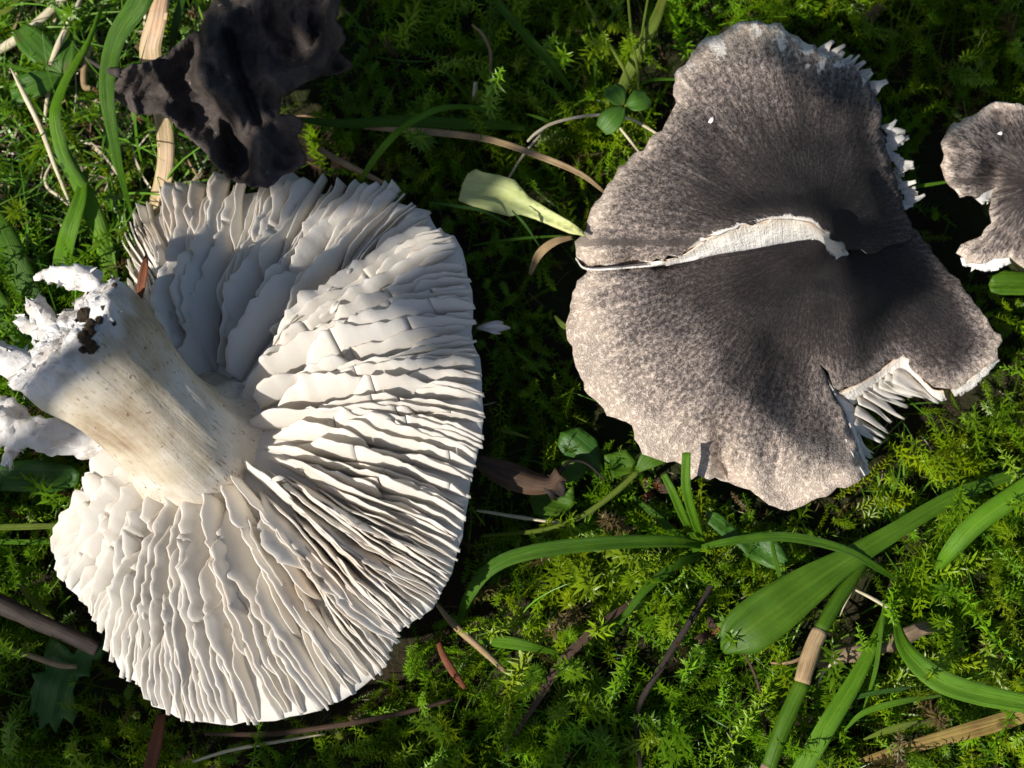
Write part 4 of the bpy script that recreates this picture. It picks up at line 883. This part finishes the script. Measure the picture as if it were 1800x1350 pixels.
for q, (x, y, a, lab) in enumerate([(488, 842, 0.2, 'white flake lying flat across the gills below the stem'), (588, 540, 1.0, 'white flake lying on the lit upper gills')]):
    z = l_base(x, y)[2] + 6; dx, dy = math.cos(a) * 13, math.sin(a) * 13
    V, F, st = blade_mesh(P3([(x - dx, y + dy, z), (x, y, z + 8), (x + dx, y - dy, z + 6)]), (2, 8, 9, 1), thick=2, n=9, wav=9, seed=q, fold=0.5)
    mk('gill_flake', V, F, M_GILL, None, {'st': ('FLOAT_VECTOR', [(0, 0.5, 0)] * len(V))}, label=lab, cat='flake')
ff = thing('cap_fragment', W(870, 578, 100), 'torn white cap fragment hanging beside the upturned cap edge', 'fragment')
for k, (x1, y1, w_) in enumerate([(884, 568, 9), (897, 577, 11), (880, 586, 7)]):
    V, F, st = blade_mesh(P3([(838, 577, 118), (864, (y1 + 576) / 2, 124), (x1, y1, 116)]), (3, w_, w_ * 1.3, 3), n=9, thick=3, wav=7, seed=k, fold=0.4)
    mk('gill', V, F, M_GILL, ff, {'st': ('FLOAT_VECTOR', [(0, 0.5, 0)] * len(V))})
V, F, st = blade_mesh(P3([(838, 576, 112), (860, 572, 118), (884, 576, 110)]), (6, 15, 8), n=9, thick=5, wav=5, seed=9)
mk('cap_skin', V, F, M_DRY, ff, {'st': ('FLOAT_VECTOR', st)})

# ------------------------------------------------------------------ moss, fine grass, litter (uncountable)
def world_poly(poly, z): return [tuple(W(x, y, z)[:2]) for x, y in poly]
LOWS = [[(1440, 640), (1590, 620), (1660, 700), (1600, 765), (1545, 830), (1510, 800)], [(1640, 680), (1770, 590), (1795, 640), (1690, 730)], [(1120, 838), (1130, 790), (1200, 775), (1180, 815)], [(1340, 1350), (1440, 1100), (1540, 950), (1570, 960), (1465, 1120), (1375, 1350)], [(1125, 1035), (1140, 1055), (1005, 1165), (900, 1330), (870, 1325), (940, 1220), (985, 1150)], [(840, 1120), (900, 1112), (990, 1150), (900, 1145)], [(1430, 1150), (1560, 1115), (1660, 1085), (1660, 1115), (1440, 1185)], [(806, 352), (836, 297), (905, 316), (1030, 414), (895, 380)], [(1270, 1150), (1290, 1090), (1350, 1045), (1460, 985), (1560, 920), (1580, 940), (1480, 1020), (1400, 1090), (1340, 1140)], [(830, 800), (900, 815), (985, 830), (990, 875), (900, 860)], [(930, 862), (1008, 850), (1010, 885), (965, 914)], [(50, 1130), (180, 1125), (140, 1240), (98, 1290), (50, 1220)]]
CAPS = [(world_poly(q, 30), 500) for q in LOWS] + [(world_poly(L_OUT, 60), 10), (world_poly(U_OUT, 60), 0), (world_poly(L2_OUT, 60), 0), (world_poly(R_OUT, 50), 0), (world_poly(D_OUT, 60), 40)]
def build_stuff(name, templates, places, mat, label, cat, colours):
    """places: (x,y,z,template,rot 3x3*scale,colour)"""
    Vs, Fs, Cs = [], [], []; off = 0
    for (p, k, Mx, c) in places:
        tv, tf, tc = templates[k]
        Vs.append(tv @ Mx.T + p); Fs.append(tf + off); off += len(tv)
        Cs.append(np.clip(np.outer(tc, c), 0, 1))
    V = (np.vstack(Vs) * S).astype(np.float32); F = np.vstack(Fs).astype(np.int32); Cc = np.vstack(Cs)
    me = bpy.data.meshes.new(name); me.vertices.add(len(V)); me.vertices.foreach_set('co', V.ravel())
    me.loops.add(len(F) * 3); me.loops.foreach_set('vertex_index', F.ravel()); me.polygons.add(len(F))
    me.polygons.foreach_set('loop_start', np.arange(0, len(F) * 3, 3, dtype=np.int32))
    a = me.attributes.new('col', 'FLOAT_COLOR', 'POINT')
    a.data.foreach_set('color', np.hstack([Cc, np.ones((len(Cc), 1))]).astype(np.float32).ravel())
    me.materials.append(mat); me.update(calc_edges=True); me.validate()
    o = bpy.data.objects.new(name, me); COL.objects.link(o)
    return props(o, label, cat, None, 'stuff'), len(F)
def rotm(tilt, az, spin, s):
    def rz(a): c, q = math.cos(a), math.sin(a); return np.array([[c, -q, 0], [q, c, 0], [0, 0, 1.0]])
    c, q = math.cos(tilt), math.sin(tilt); rx = np.array([[c, 0, q], [0, 1, 0], [-q, 0, c]])
    return rz(az) @ rx @ rz(spin) * s
def moss_shoot(seed, length=105, nleaf=44, leaf=21, feather=False):
    r = random.Random(seed); V = []; F = []; C = []
    bx, by = r.uniform(-0.4, 0.4), r.uniform(-0.4, 0.4)
    def cen(t): return np.array([bx * length * t * t, by * length * t * t, length * t])
    ns = 5
    for i in range(ns + 1):
        c = cen(i / ns)
        for k in range(3):
            a = k * 2.094; V.append(c + np.array([math.cos(a), math.sin(a), 0]) * (2.0 - 1.2 * i / ns)); C.append(0.9)
    for i in range(ns):
        for k in range(3):
            a, b = i * 3 + k, i * 3 + (k + 1) % 3
            F.append((a, b, b + 3)); F.append((a, b + 3, a + 3))
    for j in range(nleaf):
        t = 0.12 + 0.88 * (j / nleaf) ** 0.8; c = cen(t); a = j * 2.4 + r.uniform(-.3, .3)
        out = np.array([math.cos(a), math.sin(a), 0.0]); side = np.array([-math.sin(a), math.cos(a), 0.0])
        L = leaf * r.uniform(0.75, 1.2) * (1 - 0.45 * sstep(0.85, 1.0, t)); upw = r.uniform(0.15, 0.6) + 0.9 * sstep(0.85, 1.0, t)
        d = unit(out + np.array([0, 0, upw])); w = L * 0.115
        b = len(V); tint = r.uniform(0.75, 1.25)
        mid = c + d * L * 0.38 + np.array([0, 0, L * 0.05]); tip = c + unit(d + np.array([0, 0, -0.35]) + side * r.uniform(-.25, .25)) * L
        V += [c, mid + side * w, mid - side * w, tip]; C += [tint, tint, tint, tint * 1.1]
        F += [(b, b + 1, b + 2), (b + 1, b + 3, b + 2)]
    return np.array(V), np.array(F), np.array(C)
MT_ = [moss_shoot(s, random.uniform(100, 140), 70, random.uniform(15, 20)) for s in range(4)] + [moss_shoot(20 + s, random.uniform(140, 190), 88, random.uniform(12, 16)) for s in range(4)] + [moss_shoot(50 + s, 150, 90, 15) for s in range(3)]
places = []
r = random.Random(77); step = 20.5; y = -1000
PB = [np.array(c[0]) for c in CAPS]
BB = [(p[:, 0].min(), p[:, 0].max(), p[:, 1].min(), p[:, 1].max()) for p in PB]
def under(x, y):
    """how deep under a cap a spot lies, in layout units (negative: in the open)"""
    best = -999
    for (poly, mg), bb in zip(CAPS, BB):
        if bb[0] - 5 < x < bb[1] + 5 and bb[2] - 5 < y < bb[3] + 5 and inside(x, y, poly):
            best = max(best, seg_dist(x, y, poly, True)[0] - mg)
            best = max(best, -mg + 0.01) if best < -mg else best
    return best
while y < 1180:
    x = -1250
    while x < 1250:
        qx, qy = x + r.uniform(-9, 9), y + r.uniform(-9, 9); x += step
        u = under(qx, qy)
        if u > 0: continue
        px, py = px_of((qx, qy, 0))
        dens = 0.66 + 0.75 * N(qx * 0.006, qy * 0.006, 21)
        if px < 380 and py < 480: dens *= 0.55
        if r.random() > dens: continue
        sc = r.choice((0.55, 0.75, 0.95, 1.1, 1.4)) * r.uniform(0.85, 1.15) * (0.5 if u > -990 else 1.0)
        hue = N(qx * 0.004, qy * 0.004, 33) + r.uniform(-0.35, 0.35)
        kk = N(qx * 0.005, qy * 0.005, 61) + r.uniform(-.35, .35); k = (8 + r.randrange(3)) if (px > 1480 and py < 520) or kk > 0.30 else (r.randrange(4) if kk < -0.02 else 4 + r.randrange(4))
        c = np.array([0.135, 0.275, 0.006]) * (1 - 0.3 * hue) * r.uniform(0.7, 1.3) + np.array([0.19, 0.16, 0.0]) * max(0, hue + 0.15)
        if r.random() < 0.05: c = np.array([0.14, 0.10, 0.035])
        az = r.uniform(0, 6.28); tl = ((r.uniform(0.2, 1.1) if k < 4 else r.uniform(0.5, 1.3)) if u < -990 else 1.3)
        Mx = rotm(tl, az, r.uniform(0, 6.28), sc); tip = Mx @ np.array([0, 0, 150.0])
        if u < -990 and under(qx + tip[0], qy + tip[1]) > -990:
            Mx = rotm(tl, az + math.pi, r.uniform(0, 6.28), sc * 0.8); tip = Mx @ np.array([0, 0, 150.0])
            if under(qx + tip[0], qy + tip[1]) > -400: continue
        if u > -990: Mx *= 0.7
        zt = gz(qx, qy) + 10 + (Mx @ np.array([0, 0, 150.0]))[2]
        if zt > 35:
            for (poly, mg), bb in zip(CAPS, BB):
                if mg < 100 and bb[0] - 130 < qx < bb[1] + 130 and bb[2] - 130 < qy < bb[3] + 130:
                    dc = seg_dist(qx, qy, poly, True)[0]
                    if dc < 130: Mx = Mx * min(1, max(0.25, 1 - (zt - 35) / (zt + 60) * (1.15 - dc / 200)))
        places.append((np.array([qx, qy, gz(qx, qy) - 12 + r.uniform(-14, 26)]), k, Mx, c))
    y += step
o, nt = build_stuff('moss', MT_, places, M_MOSS, 'wet green moss carpeting the ground around the mushrooms', 'moss', None)
print('moss', len(places), nt)
def thin_blade(seed, L, w):
    rr = random.Random(seed); V = []; F = []; n = 7; b = rr.uniform(0.2, 0.9); bo = rr.uniform(-.3, .3)
    for i in range(n):
        t = i / (n - 1); ww = w * (1 - t) ** 0.6 * min(1, 0.5 + t * 3) / 2
        c = np.array([b * L * t * t, bo * L * t * t, L * t * (1 - 0.3 * b * t)])
        V += [c + np.array([0, -ww, ww * 0.3]), c, c + np.array([0, ww, ww * 0.3])]
    for i in range(n - 1):
        for k in range(2):
            a = i * 3 + k; F += [(a, a + 1, a + 4), (a, a + 4, a + 3)]
    return np.array(V), np.array(F), np.ones(len(V))
TB = [thin_blade(s, random.uniform(110, 230), random.uniform(4, 9)) for s in range(8)]
places = []; r = random.Random(5)
def scatter(n, x0, x1, y0, y1, cols, zt, tilt=(0.5, 1.4), sc=(0.5, 1.1)):
    for _ in range(n):
        px, py = r.uniform(x0, x1), r.uniform(y0, y1); p = W(px, py, -40)
        if under(p[0], p[1]) > -45: continue
        s = r.uniform(*sc); places.append((np.array([p[0], p[1], gz(p[0], p[1]) + r.uniform(0, zt)]), r.randrange(8), rotm(r.uniform(*tilt), r.uniform(0, 6.28), r.uniform(-.6, .6), s), np.array(r.choice(cols)) * r.uniform(0.7, 1.25)))
GRN = [(0.08, 0.21, 0.01), (0.13, 0.31, 0.02), (0.07, 0.18, 0.01)]
scatter(800, -150, 420, -120, 480, GRN + [(0.16, 0.30, 0.03), (0.13, 0.27, 0.02)], 80)
scatter(90, 560, 1250, -150, 420, GRN, 30, sc=(0.3, 0.7)); scatter(60, 800, 1250, 550, 1400, GRN, 30, sc=(0.25, 0.6)); scatter(330, 1150, 1950, 700, 1450, GRN + [(0.2, 0.38, 0.03)], 70, sc=(0.25, 0.7)); scatter(120, 820, 1300, 900, 1450, GRN + [(0.2, 0.38, 0.03)], 60, sc=(0.2, 0.6))
scatter(60, -150, 420, 850, 1450, GRN, 30, sc=(0.3, 0.7)); scatter(60, 1500, 1950, -150, 520, GRN, 20, sc=(0.3, 0.6))
build_stuff('fine_grass', TB, places, M_FINE, 'fine short grass blades growing through the moss', 'grass', None)
places = []
DRY = [(0.42, 0.30, 0.17), (0.55, 0.45, 0.28), (0.25, 0.14, 0.07), (0.16, 0.09, 0.05), (0.6, 0.5, 0.36)]
scatter(330, -150, 400, -120, 400, DRY + DRY[-1:] * 2, 70, (1.1, 1.6), (0.4, 1.2)); scatter(70, 560, 1250, -150, 520, DRY[2:4], 25, (1.3, 1.6), (0.3, 0.8)); scatter(150, 700, 1950, 650, 1450, DRY, 35, (1.2, 1.6), (0.15, 0.5)); scatter(60, -150, 700, 1050, 1450, DRY[2:], 25, (1.3, 1.6), (0.2, 0.6))
build_stuff('dry_litter', TB, places, M_FINE, 'dry brown and straw coloured litter between moss shoots', 'litter', None)

# ------------------------------------------------------------------ unseen leaf cover, added beside the patch to dapple the light
shade_shrub = thing('shade_shrub', (-4300, -2300, -60), 'unseen leaf cover added to cast shade on the mossy patch', 'shade_shrub')
V, F, st = tube_mesh(np.array([(-4300, -2300, -80), (-4200, -2200, 900), (-3700, -2000, 1900), (-2900, -1500, 2600), (-2000, -900, 2900)]), (90, 70, 50, 34, 12), n=30, sides=10, rough=0.2)
mk('shade_shrub_trunk', V, F, M_TWIG, shade_shrub, {'st': ('FLOAT_VECTOR', st)})
r = random.Random(91); LV = []; LF = []; LST = []
SHADE = [((800, 130), 230, 180, 54), ((960, 40), 170, 60, 14), ((940, 460), 60, 130, 16), ((700, 260), 120, 40, 8), ((1690, 60), 160, 110, 34), ((1640, 420), 40, 80, 6), ((130, 1270), 290, 150, 40), ((640, 1335), 330, 70, 22), ((1060, 1290), 170, 80, 12)]  # spots to darken; leaves are placed up the sun ray from each
for (c, a, b, n) in SHADE:
    for _ in range(n):
        ang = r.uniform(0, 6.28); q = math.sqrt(r.random()); g = W(c[0] + a * q * math.cos(ang), c[1] + b * q * math.sin(ang), 0)
        h = r.uniform(2300, 2900); p = g + LDIR * h / LDIR[2]
        d = unit(np.array([r.uniform(-1, 1), r.uniform(-1, 1), r.uniform(-.5, .3)])); L = r.uniform(110, 200)
        V, F, st = blade_mesh(np.array([p - d * L / 2, p + np.array([0, 0, 8.0]), p + d * L / 2]), (6, L * 0.5, L * 0.45, 4), n=7, thick=3, fold=0.2, roll=r.uniform(-.6, .6))
        o0 = len(LV); LV += list(V); LF += [[x + o0 for x in f] for f in F]; LST += st
mk('shade_leaves', LV, LF, M_LEAF, shade_shrub, {'st': ('FLOAT_VECTOR', LST)}, kind='stuff')
